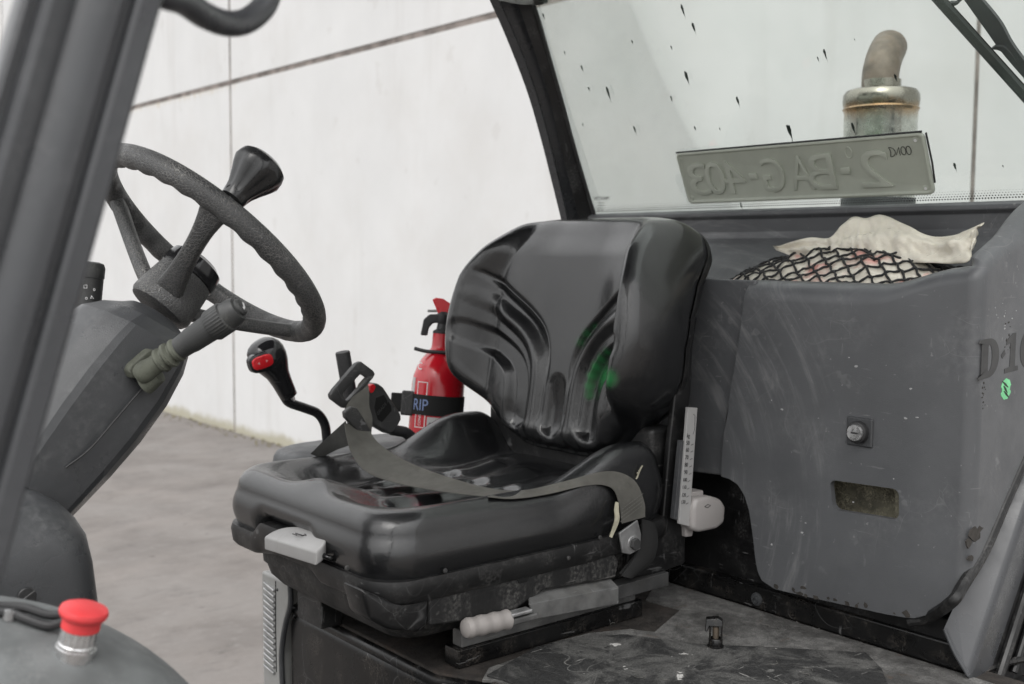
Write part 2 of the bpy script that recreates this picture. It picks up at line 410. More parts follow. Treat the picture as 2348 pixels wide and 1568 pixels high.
def finish(name, me, c, material, parent, smooth, sharp, label, cat, kind, sub=0, wn=False):
    if smooth:
        me.polygons.foreach_set("use_smooth", [True] * len(me.polygons))
        if sharp: me.set_sharp_from_angle(angle=R(sharp))
    if material: me.materials.append(material)
    o = bpy.data.objects.new(name, me)
    link(o, c, parent)
    if label: o["label"] = label
    if cat: o["category"] = cat
    if kind: o["kind"] = kind
    if wn:
        md = o.modifiers.new("weighted_normals", 'WEIGHTED_NORMAL'); md.keep_sharp = True; md.weight = 60
    if sub:
        md = o.modifiers.new("subdivision", 'SUBSURF'); md.levels = sub; md.render_levels = sub
    return o
def bobj(name, bm, material, parent=None, smooth=True, sharp=35, **kw):
    bmesh.ops.recalc_face_normals(bm, faces=bm.faces)
    vs_ = [v.co for v in bm.verts]
    mn = Vector((min(v.x for v in vs_), min(v.y for v in vs_), min(v.z for v in vs_)))
    mx = Vector((max(v.x for v in vs_), max(v.y for v in vs_), max(v.z for v in vs_)))
    c = (mn + mx) / 2
    bmesh.ops.translate(bm, verts=bm.verts, vec=-c)
    me = bpy.data.meshes.new(name)
    bm.to_mesh(me); bm.free()
    return finish(name, me, c, material, parent, smooth, sharp, kw.get('label'), kw.get('cat'), kw.get('kind'), kw.get('sub', 0), kw.get('wn', False))
def bev(bm, w, seg=3, edges=None):
    if w > 0:
        bmesh.ops.bevel(bm, geom=list(edges if edges is not None else bm.edges), offset=w, segments=seg, profile=0.5, affect='EDGES', clamp_overlap=True)
def prism_bm(pts, vec, bevel=0.0, seg=3):
    bm = bmesh.new()
    vec = Vector(vec)
    a = [bm.verts.new(p) for p in pts]
    b = [bm.verts.new(Vector(p) + vec) for p in pts]
    bm.faces.new(a); bm.faces.new(b[::-1])
    n = len(pts)
    for i in range(n):
        bm.faces.new((a[i], a[(i + 1) % n], b[(i + 1) % n], b[i]))
    bmesh.ops.recalc_face_normals(bm, faces=bm.faces)
    bev(bm, bevel, seg)
    return bm
def prism(name, pts, vec, material, parent=None, bevel=0.003, seg=3, **kw):
    return bobj(name, prism_bm(pts, vec, bevel, seg), material, parent, wn=bevel > 0, **kw)
def box(name, c, s, material, parent=None, bevel=0.003, seg=3, rot=None, **kw):
    bm = bmesh.new()
    bmesh.ops.create_cube(bm, size=1.0)
    bmesh.ops.scale(bm, vec=Vector(s), verts=bm.verts)
    bev(bm, min(bevel, min(s) * 0.48), seg)
    if rot is not None: bmesh.ops.transform(bm, matrix=rot.to_4x4(), verts=bm.verts)
    bmesh.ops.translate(bm, verts=bm.verts, vec=Vector(c))
    return bobj(name, bm, material, parent, wn=bevel > 0, **kw)
def box2(name, a, b, material, parent=None, bevel=0.003, **kw):
    a, b = Vector(a), Vector(b)
    return box(name, (a + b) / 2, [abs(x) for x in (b - a)], material, parent, bevel, **kw)
def catmull(pts, n):
    P = [Vector(p) for p in pts]
    P = [P[0] * 2 - P[1]] + P + [P[-1] * 2 - P[-2]]
    out = []
    for i in range(1, len(P) - 2):
        p0, p1, p2, p3 = P[i - 1:i + 3]
        for k in range(n):
            t = k / n
            out.append(0.5 * ((2 * p1) + (p2 - p0) * t + (2 * p0 - 5 * p1 + 4 * p2 - p3) * t * t + (3 * p1 - p0 - 3 * p2 + p3) * t ** 3))
    out.append(P[-2].copy())
    return out
def interp(vals, n):
    v = np.array(vals, float)
    return np.interp(np.linspace(0, len(v) - 1, n), np.arange(len(v)), v)
def tube_vf(path, rad, seg=14, cap=True, closed=False, off=0):
    n = len(path)
    rad = [rad] * n if isinstance(rad, (int, float)) else list(rad)
    verts, faces = [], []
    t0 = (path[1] - path[0]).normalized()
    u = t0.orthogonal().normalized()
    for i, p in enumerate(path):
        if closed: t = (path[(i + 1) % n] - path[i - 1]).normalized()
        else: t = (path[min(i + 1, n - 1)] - path[max(i - 1, 0)]).normalized()
        u = (u - t * u.dot(t)).normalized()
        w = t.cross(u)
        for k in range(seg):
            a = 2 * math.pi * k / seg
            verts.append(p + (u * math.cos(a) + w * math.sin(a)) * rad[i])
    m = n if closed else n - 1
    for i in range(m):
        j = (i + 1) % n
        for k in range(seg):
            k2 = (k + 1) % seg
            faces.append((off + i * seg + k, off + i * seg + k2, off + j * seg + k2, off + j * seg + k))
    if cap and not closed:
        faces.append(tuple(off + k for k in range(seg))[::-1])
        faces.append(tuple(off + (n - 1) * seg + k for k in range(seg)))
    return verts, faces
def tube(name, path, rad, material, parent=None, seg=14, closed=False, **kw):
    v, f = tube_vf([Vector(p) for p in path], rad, seg, True, closed)
    return mobj(name, v, f, material, parent, **kw)
def axes_for(axis):
    a = Vector(axis).normalized()
    u = a.orthogonal().normalized()
    return a, u, a.cross(u)
def lathe(name, prof, origin, axis, material, parent=None, seg=32, mod=None, **kw):
    a, u, w = axes_for(axis)
    o = Vector(origin)
    verts, faces = [], []
    for (r, h) in prof:
        for k in range(seg):
            an = 2 * math.pi * k / seg
            rr = r * (mod(an, h) if mod else 1)
            verts.append(o + a * h + (u * math.cos(an) + w * math.sin(an)) * max(rr, 1e-5))
    n = len(prof)
    for i in range(n - 1):
        for k in range(seg):
            k2 = (k + 1) % seg
            faces.append((i * seg + k, i * seg + k2, (i + 1) * seg + k2, (i + 1) * seg + k))
    if prof[0][0] > 1e-4: faces.append(tuple(range(seg))[::-1])
    if prof[-1][0] > 1e-4: faces.append(tuple((n - 1) * seg + k for k in range(seg)))
    return mobj(name, verts, faces, material, parent, **kw)
def loft(name, rings, material, parent=None, cap=(True, True), **kw):
    n = len(rings[0]); verts = [p for r in rings for p in r]; faces = []
    for i in range(len(rings) - 1):
        for k in range(n):
            k2 = (k + 1) % n
            faces.append((i * n + k, i * n + k2, (i + 1) * n + k2, (i + 1) * n + k))
    if cap[0]: faces.append(tuple(range(n))[::-1])
    if cap[1]: faces.append(tuple((len(rings) - 1) * n + k for k in range(n)))
    return mobj(name, verts, faces, material, parent, **kw)
def sring(c, ex, ey, a, b, n=40, p=2.6):
    out = []
    for k in range(n):
        t = 2 * math.pi * k / n
        x = math.copysign(abs(math.cos(t)) ** (2 / p), math.cos(t)); y = math.copysign(abs(math.sin(t)) ** (2 / p), math.sin(t))
        out.append(Vector(c) + Vector(ex) * (a * x) + Vector(ey) * (b * y))
    return out
def tubes(name, paths, rad, material, parent=None, seg=6, **kw):
    vs_, fs_ = [], []
    for p in paths:
        v, f = tube_vf([Vector(q) for q in p], rad, seg, off=len(vs_))
        vs_ += v; fs_ += f
    return mobj(name, vs_, fs_, material, parent, **kw)
def extrude_profile(name, prof, d, material, parent=None, closed=True, bevel=0.0, **kw):
    """prof: 3D points in one plane, extruded along vector d"""
    return prism(name, prof, d, material, parent, bevel, **kw)
def text_mesh(txt, size, depth):
    cu = bpy.data.curves.new("lettering", 'FONT')
    cu.body = txt; cu.size = size; cu.extrude = depth; cu.align_x = 'LEFT'
    o = bpy.data.objects.new("lettering", cu); COL.objects.link(o)
    dg = bpy.context.evaluated_depsgraph_get()
    me = bpy.data.meshes.new_from_object(o.evaluated_get(dg))
    bpy.data.objects.remove(o); bpy.data.curves.remove(cu)
    return me
def text(name, txt, origin, ex, ey, size, depth, material, parent, sx=1.0, **kw):
    """lettering with its baseline along ex and its height along ey"""
    me = text_mesh(txt, size, depth)
    ex, ey = Vector(ex).normalized(), Vector(ey).normalized(); en = ex.cross(ey)
    o = Vector(origin)
    bm = bmesh.new(); bm.from_mesh(me); bpy.data.meshes.remove(me)
    for v in bm.verts:
        v.co = o + ex * (v.co.x * sx) + ey * v.co.y + en * v.co.z
    return bobj(name, bm, material, parent, smooth=False, **kw)
def mesh_bool(o, cutter_bm, op='DIFFERENCE'):
    me = bpy.data.meshes.new("cut"); cutter_bm.to_mesh(me); cutter_bm.free()
    c = bpy.data.objects.new("cut", me); COL.objects.link(c)
    c.location = (0, 0, 0)
    md = o.modifiers.new("b", 'BOOLEAN'); md.operation = op; md.object = c; md.solver = 'EXACT'
    bpy.context.view_layer.update()
    dg = bpy.context.evaluated_depsgraph_get()
    nm = bpy.data.meshes.new_from_object(o.evaluated_get(dg))
    o.modifiers.remove(md)
    old = o.data; o.data = nm; bpy.data.meshes.remove(old)
    bpy.data.objects.remove(c); bpy.data.meshes.remove(me)
from mathutils.bvhtree import BVHTree
def bvh_of(verts, faces):
    return BVHTree.FromPolygons([tuple(v) for v in verts], [tuple(f) for f in faces])
def hit(tree, u, v, fall=None, lift=0.0):
    d = ray(u, v).normalized()
    h = tree.ray_cast(CAM, d)
    if h[0] is None: return fall
    return h[0] - d * lift
def ribbon(name, ea, eb, material, parent=None, thick=0.0016, n=10, cols=7, sag=0.0, **kw):
    A, B = catmull(ea, n), catmull(eb, n)
    m = len(A); verts, faces = [], []
    nor = []
    for i in range(m):
        t = (A[min(i + 1, m - 1)] + B[min(i + 1, m - 1)] - A[max(i - 1, 0)] - B[max(i - 1, 0)])
        nor.append(t.cross(B[i] - A[i]).normalized())
    for s in (1, -1):
        for i in range(m):
            for k in range(cols):
                f = k / (cols - 1)
                verts.append(A[i].lerp(B[i], f) + nor[i] * (s * thick / 2 + sag * (4 * f * (1 - f))))
    w = cols; off = m * w
    for i in range(m - 1):
        for k in range(w - 1):
            a = i * w + k
            faces.append((a, a + 1, a + w + 1, a + w))
            faces.append((off + a, off + a + w, off + a + w + 1, off + a + 1))
        for k in (0, w - 1):
            a = i * w + k
            faces.append((a, a + w, off + a + w, off + a))
    for i in (0, m - 1):
        for k in range(w - 1):
            a = i * w + k
            faces.append((a, a + 1, off + a + 1, off + a))
    o = mobj(name, verts, faces, material, parent, sharp=50, **kw)
    return o

# ------------------------------------------------------------------ the setting: yard and wall
def make_ground():
    n = 60; s = 30.0
    verts, faces = [], []
    for i in range(n + 1):
        for j in range(n + 1):
            x, y = -s + 2 * s * i / n, -s + 2 * s * j / n
            verts.append((x, y, 0.012 * mnoise.noise((x * 0.5, y * 0.5, 0)) if x < 4.0 else 0.0))
    for i in range(n):
        for j in range(n):
            a = i * (n + 1) + j
            faces.append((a, a + n + 1, a + n + 2, a + 1))
    o = mobj("ground", verts, faces, M_GROUND, smooth=True, sharp=0, kind="structure")
    o["label"] = "brown-grey worn yard paving stretching to the white wall"
make_ground()
WX = 4.33
def make_wall():
    w = empty("concrete_wall", (WX + 0.1, 5.6, 0), "white precast concrete panel wall with brown-stained joints behind the yard", "wall")
    box2("backing", (WX + 0.006, -14, -0.1), (WX + 0.2, 23, 6.2), M_JOINT, w, bevel=0)
    ys = [-11.2, -4.45, 2.30, 9.06, 15.8, 22.5]
    g = 0.02
    zs = [(-0.02, 3.05 - 0.021), (3.05 + 0.021, 6.15)]
    for i in range(len(ys) - 1):
        for (z0, z1) in zs:
            ga_, gb_ = (0.009 if abs(ys[i] - 2.3) < 0.1 else g), (0.009 if abs(ys[i + 1] - 2.3) < 0.1 else g)
            box2("wall_panel", (WX + random.uniform(-0.002, 0.002), ys[i] + ga_, z0), (WX + 0.06, ys[i + 1] - gb_, z1), M_WALL, w, bevel=0.004)
    # litter and moss along the foot of the wall
random.seed(4)
make_wall()
def make_debris():
    random.seed(11)
    bm = bmesh.new()
    for i in range(260):
        y = random.uniform(5.5, 13.0)
        x = WX - abs(random.gauss(0, 0.07)) - 0.005
        s = random.uniform(0.008, 0.03)
        m = Matrix.Translation((x, y, s * 0.25)) @ Matrix.Rotation(random.uniform(0, 6), 4, 'Z') @ Matrix.Diagonal((s, s * random.uniform(0.5, 1.4), s * 0.6, 1))
        bmesh.ops.create_icosphere(bm, subdivisions=1, radius=0.5, matrix=m)
    m_ = mat("moss_and_grit", (0.16, 0.14, 0.08), 0.95, var=0.5, vscale=12)
    o = bobj("grit", bm, m_, None, kind="stuff")
    o["label"] = "moss and grit gathered along the foot of the white wall"; o["category"] = "grit"
make_debris()

# ------------------------------------------------------------------ forklift body
FL = empty("forklift", (1.2, 1.45, 0.0), "grey forklift operator station with black seat, steering wheel, grey covers and rear window", "forklift")
DZ = 0.975
def make_body():
    # deck: dark plate with a worn anti-slip covering on the near half
    pl = [V(0.945, 1.86, DZ), V(0.945, 1.306, DZ), V(0.985, 1.235, DZ), V(1.00, 0.70, DZ), V(1.60, 0.70, DZ), V(1.60, 1.86, DZ)]
    hood = prism("deck_plate", [p - V(0, 0, 0.012) for p in pl], (0, 0, 0.012), M_DECKDIRT, FL, bevel=0.004)
    # front skirt under the deck (glossy black sheet with a rounded top bend)
    prof = []
    zt = DZ - 0.004
    for (dx, z) in ((0.03, zt - 0.012), (0.0, zt - 0.012), (-0.006, zt - 0.014), (-0.011, zt - 0.02), (-0.012, zt - 0.03), (-0.012, 0.45), (0.03, 0.45)):
        prof.append((dx, z))
    path = [V(0.951, 1.745, 0), V(0.951, 1.306, 0), V(0.991, 1.235, 0), V(1.006, 0.70, 0)]
    rings = []
    for i, p in enumerate(path):
        t = (path[min(i + 1, 3)] - path[max(i - 1, 0)]).normalized()
        nrm = V(-t.y, t.x, 0)
        if nrm.x > 0: nrm = -nrm
        rings.append([p - nrm * (-dx if False else dx) * -1 * -1 + V(0, 0, z) if False else p + nrm * (-dx) + V(0, 0, z) for dx, z in prof])
    loft("front_skirt", rings, M_BLACKMETAL, FL, sharp=50)
    # bent bead along the top of the skirt
    tube("skirt_bead", [V(0.946, 1.745, DZ - 0.014), V(0.946, 1.306, DZ - 0.014), V(0.986, 1.233, DZ - 0.014), V(1.0, 0.70, DZ - 0.014)], 0.0105, M_BLACKMETAL, FL, seg=16)
    # anti-slip covering
    out = [PZ(1105, 1562, DZ), PZ(1120, 1535, DZ), PZ(1190, 1510, DZ), PZ(1260, 1478, DZ), PZ(1350, 1455, DZ), PZ(1440, 1446, DZ), PZ(1500, 1452, DZ), PZ(1560, 1400, DZ), PZ(1480, 1378, DZ), PZ(1500, 1345, DZ), V(1.55, 1.40, DZ), V(1.55, 0.72, DZ), V(1.0, 0.72, DZ), V(0.99, 1.225, DZ)]
    prism("antislip_covering", [p + V(0, 0, -0.002) for p in out], (0, 0, 0.0052), M_DECKGREY, FL, bevel=0.0008, seg=1)
    sheet = [PZ(1115, 1556, DZ), PZ(1230, 1490, DZ), PZ(1330, 1466, DZ), PZ(1430, 1462, DZ), PZ(1600, 1484, DZ), PZ(1780, 1492, DZ), PZ(1985, 1504, DZ), PZ(2020, 1540, DZ), V(1.36, 0.80, DZ), V(1.05, 0.80, DZ), V(0.995, 1.215, DZ)]
    prism("floor_mat", [p + V(0, 0, 0.0028) for p in sheet], (0, 0, 0.0035), M_DECKMAT, FL, bevel=0.001, seg=1)
    # scraps and hair-like scratches of light plastic on the mat
    random.seed(5)
    bm = bmesh.new()
    for i in range(16):
        p = PZ(random.uniform(1300, 2050), random.uniform(1420, 1560), DZ + 0.0066)
        a = random.uniform(0, 6.28); l = random.uniform(0.003, 0.016)
        c = [p + V(math.cos(a + k * 0.5) * l * k * 0.4, math.sin(a + k * 0.5) * l * k * 0.4, 0.0006 + 0.0006 * (k % 2)) for k in range(4)]
        v, f = tube_vf(c, 0.0004, 5)
        vv = [bm.verts.new(q) for q in v]
        for ff in f: bm.faces.new([vv[x] for x in ff])
    bobj("shavings", bm, M_THREAD, FL, kind="stuff")
    # black bulkhead behind the seat and kick strip
    box2("bulkhead", (1.575, 0.86, 0.9), (1.62, 1.75, 1.50), M_SHELL, FL, bevel=0.004)
    ks = box2("kick_strip", (1.553, 0.802, DZ + 0.001), (1.577, 1.62, 1.018), M_BLACKMETAL, FL, bevel=0.005)
    box2("kick_upstand", (1.560, 0.84, DZ + 0.02), (1.5745, 1.18, 1.05), M_SHELL, FL, bevel=0.004)
    c = PX(1735, 1373, 1.553)
    lathe("washer", [(0.0001, 0.004), (0.006, 0.004), (0.011, 0.0028), (0.0118, 0.0), (0.0118, -0.004)], c, (-1, 0, 0), M_GREYDK, ks, seg=24)
    lathe("socket_screw", [(0.0001, 0.0045), (0.0028, 0.0045), (0.003, 0.008), (0.0062, 0.008), (0.0068, 0.0065), (0.0068, 0.002)], c, (-1, 0, 0), M_GREYDK, ks, seg=18)
    # far light grey engine cover with louvres
    Xp = 0.93
    edge = [PX(598, 1308, Xp), PX(664, 1338, Xp), PX(662, 1385, Xp), PX(648, 1440, Xp), PX(640, 1500, Xp), PX(645, 1600, Xp), PX(650, 1750, Xp), PX(606, 1750, Xp)]
    cover = prism("louvred_cover", edge, (0.5, 0, 0), M_LIGHTGP, FL, bevel=0.006)
    for i in range(15):
        v = 1335 + i * 13.5
        a, b = PX(605.5, v, Xp - 0.002), PX(629.5, v + 20, Xp - 0.002)
        d = (b - a)
        mid = (a + b) / 2
        box("louvre", mid, (0.006, d.length, 0.0045), M_WHITE if False else M_STEEL, cover, bevel=0.001, seg=1, rot=Matrix.Rotation(math.atan2(d.z, d.y), 3, 'X'))
    box2("seal", PX(629.5, 1330, Xp - 0.003), PX(632, 1530, Xp) + V(0.0, 0, 0), M_MATBLK, cover, bevel=0.0005, seg=1) if False else tube("seal", [PX(632, 1332, Xp), PX(632, 1440, Xp), PX(634, 1540, Xp)], 0.0012, M_MATBLK, cover, seg=8)
    tube("rubber_edge", catmull([PX(665, 1338, Xp), PX(666, 1385, Xp), PX(655, 1430, Xp), PX(646, 1490, Xp), PX(647, 1560, Xp), PX(652, 1640, Xp)], 6), 0.005, M_GREYDK, cover, seg=10)
    lathe("rivet", [(0.0001, 0.002), (0.002, 0.0015), (0.003, 0)], PX(636, 1352, Xp), (-1, 0, 0), M_MATBLK, cover, seg=12)
    box2("cab_floor", (-0.2, 0.62, 0.47), (0.95, 2.0, 0.50), M_BLACKMETAL, FL, bevel=0.005)
    box2("far_fender", (1.16, 1.80, 0.60), (1.6, 1.98, 1.10), M_GREYDK, FL, bevel=0.03)
    # sump of the machine: dark mass under the deck so that no light leaks
    box2("chassis", (1.04, 0.72, 0.12), (2.3, 1.9, 0.94), M_BLACKMETAL, FL, bevel=0.02)
make_body()

# moulded rear cover: one shell running along the front face, round the corner and back along the side
CX_, CYS = 1.525, 0.795
def make_cover():
    rc = 0.022
    st = []
    ys = list(np.linspace(1.212, 0.90, 100)) + [0.888, 0.876, 0.866, 0.855, 0.845, CYS + rc]
    fx = lambda y: 0.006 * float(sst(0.90, 0.80, y))
    for y in ys: st.append((V(CX_ + fx(y), y, 0), V(1, 0.12 * float(sst(0.90, 0.87, y)), 0).normalized()))
    xo = CX_ + fx(CYS + rc)
    for k in range(1, 16):
        a = math.pi / 2 * k / 15
        c = V(xo + rc, CYS + rc, 0)
        st.append((c + V(-math.cos(a) * rc, -math.sin(a) * rc, 0), V(math.cos(a), math.sin(a), 0)))
    for x in np.linspace(xo + rc + 0.012, 2.1, 45): st.append((V(x, CYS, 0), V(0, 1, 0)))
    # lower edge, read off the photograph on the front plane and the side plane
    fr = [PX(u, v, CX_) for u, v in ((1722, 1180), (1728, 1250), (1733, 1300), (1745, 1330), (1775, 1350), (1850, 1368), (1950, 1390), (2030, 1408), (2090, 1418), (2140, 1408))]
    fy = [p.y for p in fr][::-1]; fz = [p.z for p in fr][::-1]
    sd = [PY(u, v, CYS) for u, v in ((2200, 1350), (2250, 1265), (2300, 1150), (2347, 1050))]
    sx = [1.50] + [p.x for p in sd] + [2.2]; sz = [1.075] + [p.z for p in sd] + [sd[-1].z + 0.6]
    rings = []
    cu_ = ((1640, 1088), (1672, 1098), (1690, 1110), (1706, 1135), (1718, 1175), (1728, 1250), (1733, 1300), (1745, 1330), (1775, 1350), (1850, 1368), (1950, 1390), (2030, 1408), (2090, 1418), (2140, 1406), (2180, 1375), (2215, 1325), (2250, 1268), (2300, 1152), (2347, 1045), (2400, 930), (2500, 760))
    cuu = [a for a, b in cu_]; cuv = [b for a, b in cu_]
    def low(p):
        a, b = 0.9, 2.2
        for _ in range(30):
            m = (a + b) / 2
            u, v = proj((p.x, p.y, m))
            if v > float(np.interp(u, cuu, cuv)): a = m
            else: b = m
        return a
    for i, (p, inn) in enumerate(st):
        if i < len(ys):
            zb = float(np.interp(p.y, fy, fz))
            zt = 1.560
            r = 0.024
            f = 0.0
        else:
            zb = float(np.interp(p.x, sx, sz))
            f = 1.0
        # the rim climbs towards the rear once past the corner
        d = max(0.0, (p.x - CX_) if i >= len(ys) else 0.0)
        g = float(sst(1.0, 0.87, p.y)) if i < len(ys) else 1.0
        r = 0.036 - 0.010 * g + 0.016 * float(sst(CX_ + 0.08, CX_ + 0.2, p.x))
        zt = 1.556 + (0.030 * float(sst(0.965, 0.81, p.y)) if i < len(ys) else 0.029) + 0.46 * d
        sl = 0.042 * (1 - sst(0, 30, i)) if i < 30 else 0.0
        zb = min(low(p + V(0, sl, 0)), zt - 0.09)
        ring = []
        nz = 12
        for k in range(nz + 1):
            t = k / nz
            ring.append((0.0, zb + (zt - r - zb) * t))
        for k in range(1, 9):
            a = math.pi / 2 * k / 8
            ring.append((r * (1 - math.cos(a)), zt - r + r * math.sin(a)))
        ring += [(r + 0.004, zt - 0.001), (r + 0.008, zt - 0.006), (r + 0.010, zt - 0.018), (r + 0.010, zt - 0.07), (r + 0.006, zt - 0.07), (0.011, zt - r - 0.012), (0.011, zb + 0.001), (0.006, zb - 0.002)]
        # shallow press: soft step in the front face below the top roll
        rr = []
        for (o_, z) in ring:
            if len(ys) <= i < len(ys) + 15:
                q_ = p + inn * min(o_, rc * 0.95) + V(0.85, 0.85, 0) * max(0.0, o_ - rc * 0.95)
            else: q_ = p + inn * o_
            rr.append(q_ + V(0, sl * float(sst(1.556, 1.22, z)), z))
        rings.append(rr)
    cov = loft("rear_cover", rings, M_GREYPL, FL, sharp=40)
    # hand pocket
    cs = [PX(u, v, CX_ - 0.02) for u, v in ((1884, 1103), (2044, 1126), (2044, 1197), (1892, 1172))]
    bm = prism_bm(cs, (0.05, 0, 0), 0, 1)
    ve = [e for e in bm.edges if abs((e.verts[0].co - e.verts[1].co).normalized().x) > 0.9]
    bev(bm, 0.011, 4, ve)
    mesh_bool(cov, bm)
    cov.data.polygons.foreach_set("use_smooth", [True] * len(cov.data.polygons)); cov.data.set_sharp_from_angle(angle=R(35))
    pk = [PX(u, v, CX_ + 0.003) for u, v in ((1870, 1090), (2060, 1112), (2060, 1212), (1878, 1186))]
    bmp = prism_bm([p + V(0.012, 0, 0) for p in pk], (0.045, 0, 0), 0.004)
    pocket = bobj("pocket_liner", bmp, M_DIRTHOLE, FL)
    ci = [PX(u, v, CX_ + 0.013) for u, v in ((1880, 1099), (2050, 1122), (2050, 1203), (1888, 1177))]
    bm2 = prism_bm([p + V(-0.01, 0, 0) for p in ci], (0.045, 0, 0), 0.008)
    mesh_bool_local(pocket, bm2)
    # lock
    lc = PX(1972, 990, CX_)
    lk = box("lock_plate", lc + V(-0.001, 0, 0), (0.006, 0.046, 0.046), M_GREYDK, FL, bevel=0.005)
    ax = V(-1, -0.08, 0.02)
    lathe("lock_ring", [(0.0175, -0.002), (0.0175, 0.012), (0.0165, 0.0145), (0.0135, 0.016)], lc, ax, M_MATBLK, lk, seg=28)
    lathe("lock_barrel", [(0.0132, 0.008), (0.0132, 0.0185), (0.0125, 0.02), (0.0001, 0.0202)], lc, ax, M_CHROME, lk, seg=28)
    box("keyhole", lc + ax.normalized() * 0.0203, (0.0012, 0.012, 0.0028), M_BLACKPR, lk, bevel=0.0005, seg=1)
    # inner side panel beside the seam (behind the seat back)
    yp = [PX(u, v, CX_ + 0.012) for u, v in ((1721, 644), (1716, 700), (1706, 800), (1698, 900), (1694, 1000), (1700, 1060), (1722, 1180), (1712, 1150), (1690, 1115), (1650, 1092), (1600, 1084))]
    pn = [V(CX_ + 0.013, 1.20, 1.556), V(CX_ + 0.013, 1.20, 1.35)] + [PX(u, v, CX_ + 0.013) for u, v in ((1700, 1116), (1685, 1104), (1650, 1090), (1600, 1084))] + [V(CX_ + 0.013, 1.72, 1.19), V(CX_ + 0.013, 1.72, 1.556)]
    prism("seat_side_panel", pn, (0.012, 0, 0), M_GREYPL, FL, bevel=0.004)
    # cover lip to the left of the seam, following the arch
    # paint chips and wear along the lower edge
    random.seed(8)
    for k in range(16):
        u = random.uniform(1740, 2085)
        vb = np.interp(u, (1745, 1775, 1850, 1950, 2030, 2090), (1330, 1350, 1368, 1390, 1408, 1418))
        c = PX(u, vb - abs(random.gauss(4, 7)) - 2, CX_ - 0.0004)
        chip(c, V(0, 1, 0), V(0, 0, 1), random.uniform(0.002, 0.008), cov, M_CHIP, V(-1, 0, 0))
    for (u, v, s) in ((2222, 1245, 0.016), (2236, 1225, 0.012), (2225, 1280, 0.009), (2245, 1213, 0.01)):
        c = PY(u, v, CYS - 0.0004)
        chip(c, V(1, 0, 0), V(0, 0, 1), s * 1.3, cov, M_CHIP, V(0, -1, 0))
    # white nicks
    for k in range(26):
        u, v = random.uniform(1760, 2150), random.uniform(700, 1390)
        if k < 9: u, v = random.gauss(2130, 14), random.gauss(935, 26)
        c = PX(u, v, CX_ - 0.0004)
        if c.y < CYS + 0.08: continue
        chip(c, V(0, 1, 0), V(0, 0, 1), random.uniform(0.001, 0.0035), cov, M_WEAR, V(-1, 0, 0))
    return cov
M_WEAR = mat("wear_white", (0.36, 0.36, 0.36), 0.7)
def mesh_bool_local(o, bm):
    mesh_bool(o, bm)
    o.data.polygons.foreach_set("use_smooth", [True] * len(o.data.polygons)); o.data.set_sharp_from_angle(angle=R(35))
def chip(c, ex, ey, s, parent, material, nrm):
    n = random.randint(6, 9)
    bm = bmesh.new()
    pts = []
    sx, sy = random.uniform(0.6, 1.6), random.uniform(0.4, 1.0)
    for k in range(n):
        a = 2 * math.pi * k / n
        rr = s * random.uniform(0.45, 1.0)
        pts.append(c + ex * (math.cos(a) * rr * sx) + ey * (math.sin(a) * rr * sy))
    v = [bm.verts.new(p) for p in pts]
    v2 = [bm.verts.new(p - nrm * 0.002) for p in pts]
    bm.faces.new(v)
    for k in range(n): bm.faces.new((v[k], v[(k + 1) % n], v2[(k + 1) % n], v2[k]))
    bobj("paint_chip", bm, material, parent, smooth=False)
COVER = make_cover()

def make_trough():
    # moulded shelf between the cover and the window, swept across the machine
    pr = [(1.545, 1.546), (1.560, 1.535), (1.572, 1.46), (1.60, 1.45), (1.64, 1.46), (1.80, 1.622), (1.812, 1.632), (1.817, 1.645), (1.815, 1.672), (1.806, 1.678), (1.806, 1.686), (1.815, 1.692), (1.90, 1.694), (1.96, 1.69), (1.96, 1.42), (1.545, 1.42)]
    prism("rear_shelf", [V(x, 0.845, z) for x, z in pr], (0, 1.07, 0), M_GREYPL, FL, bevel=0.002, seg=2)
    # outer shoulder of the machine body carrying the window frame (near side)
    # engine deck outside, under the exhaust
    box2("rear_hood", (1.975, 0.80, 1.0), (2.9, 2.1, 1.66), M_GREYPL, FL, bevel=0.05)
make_trough()

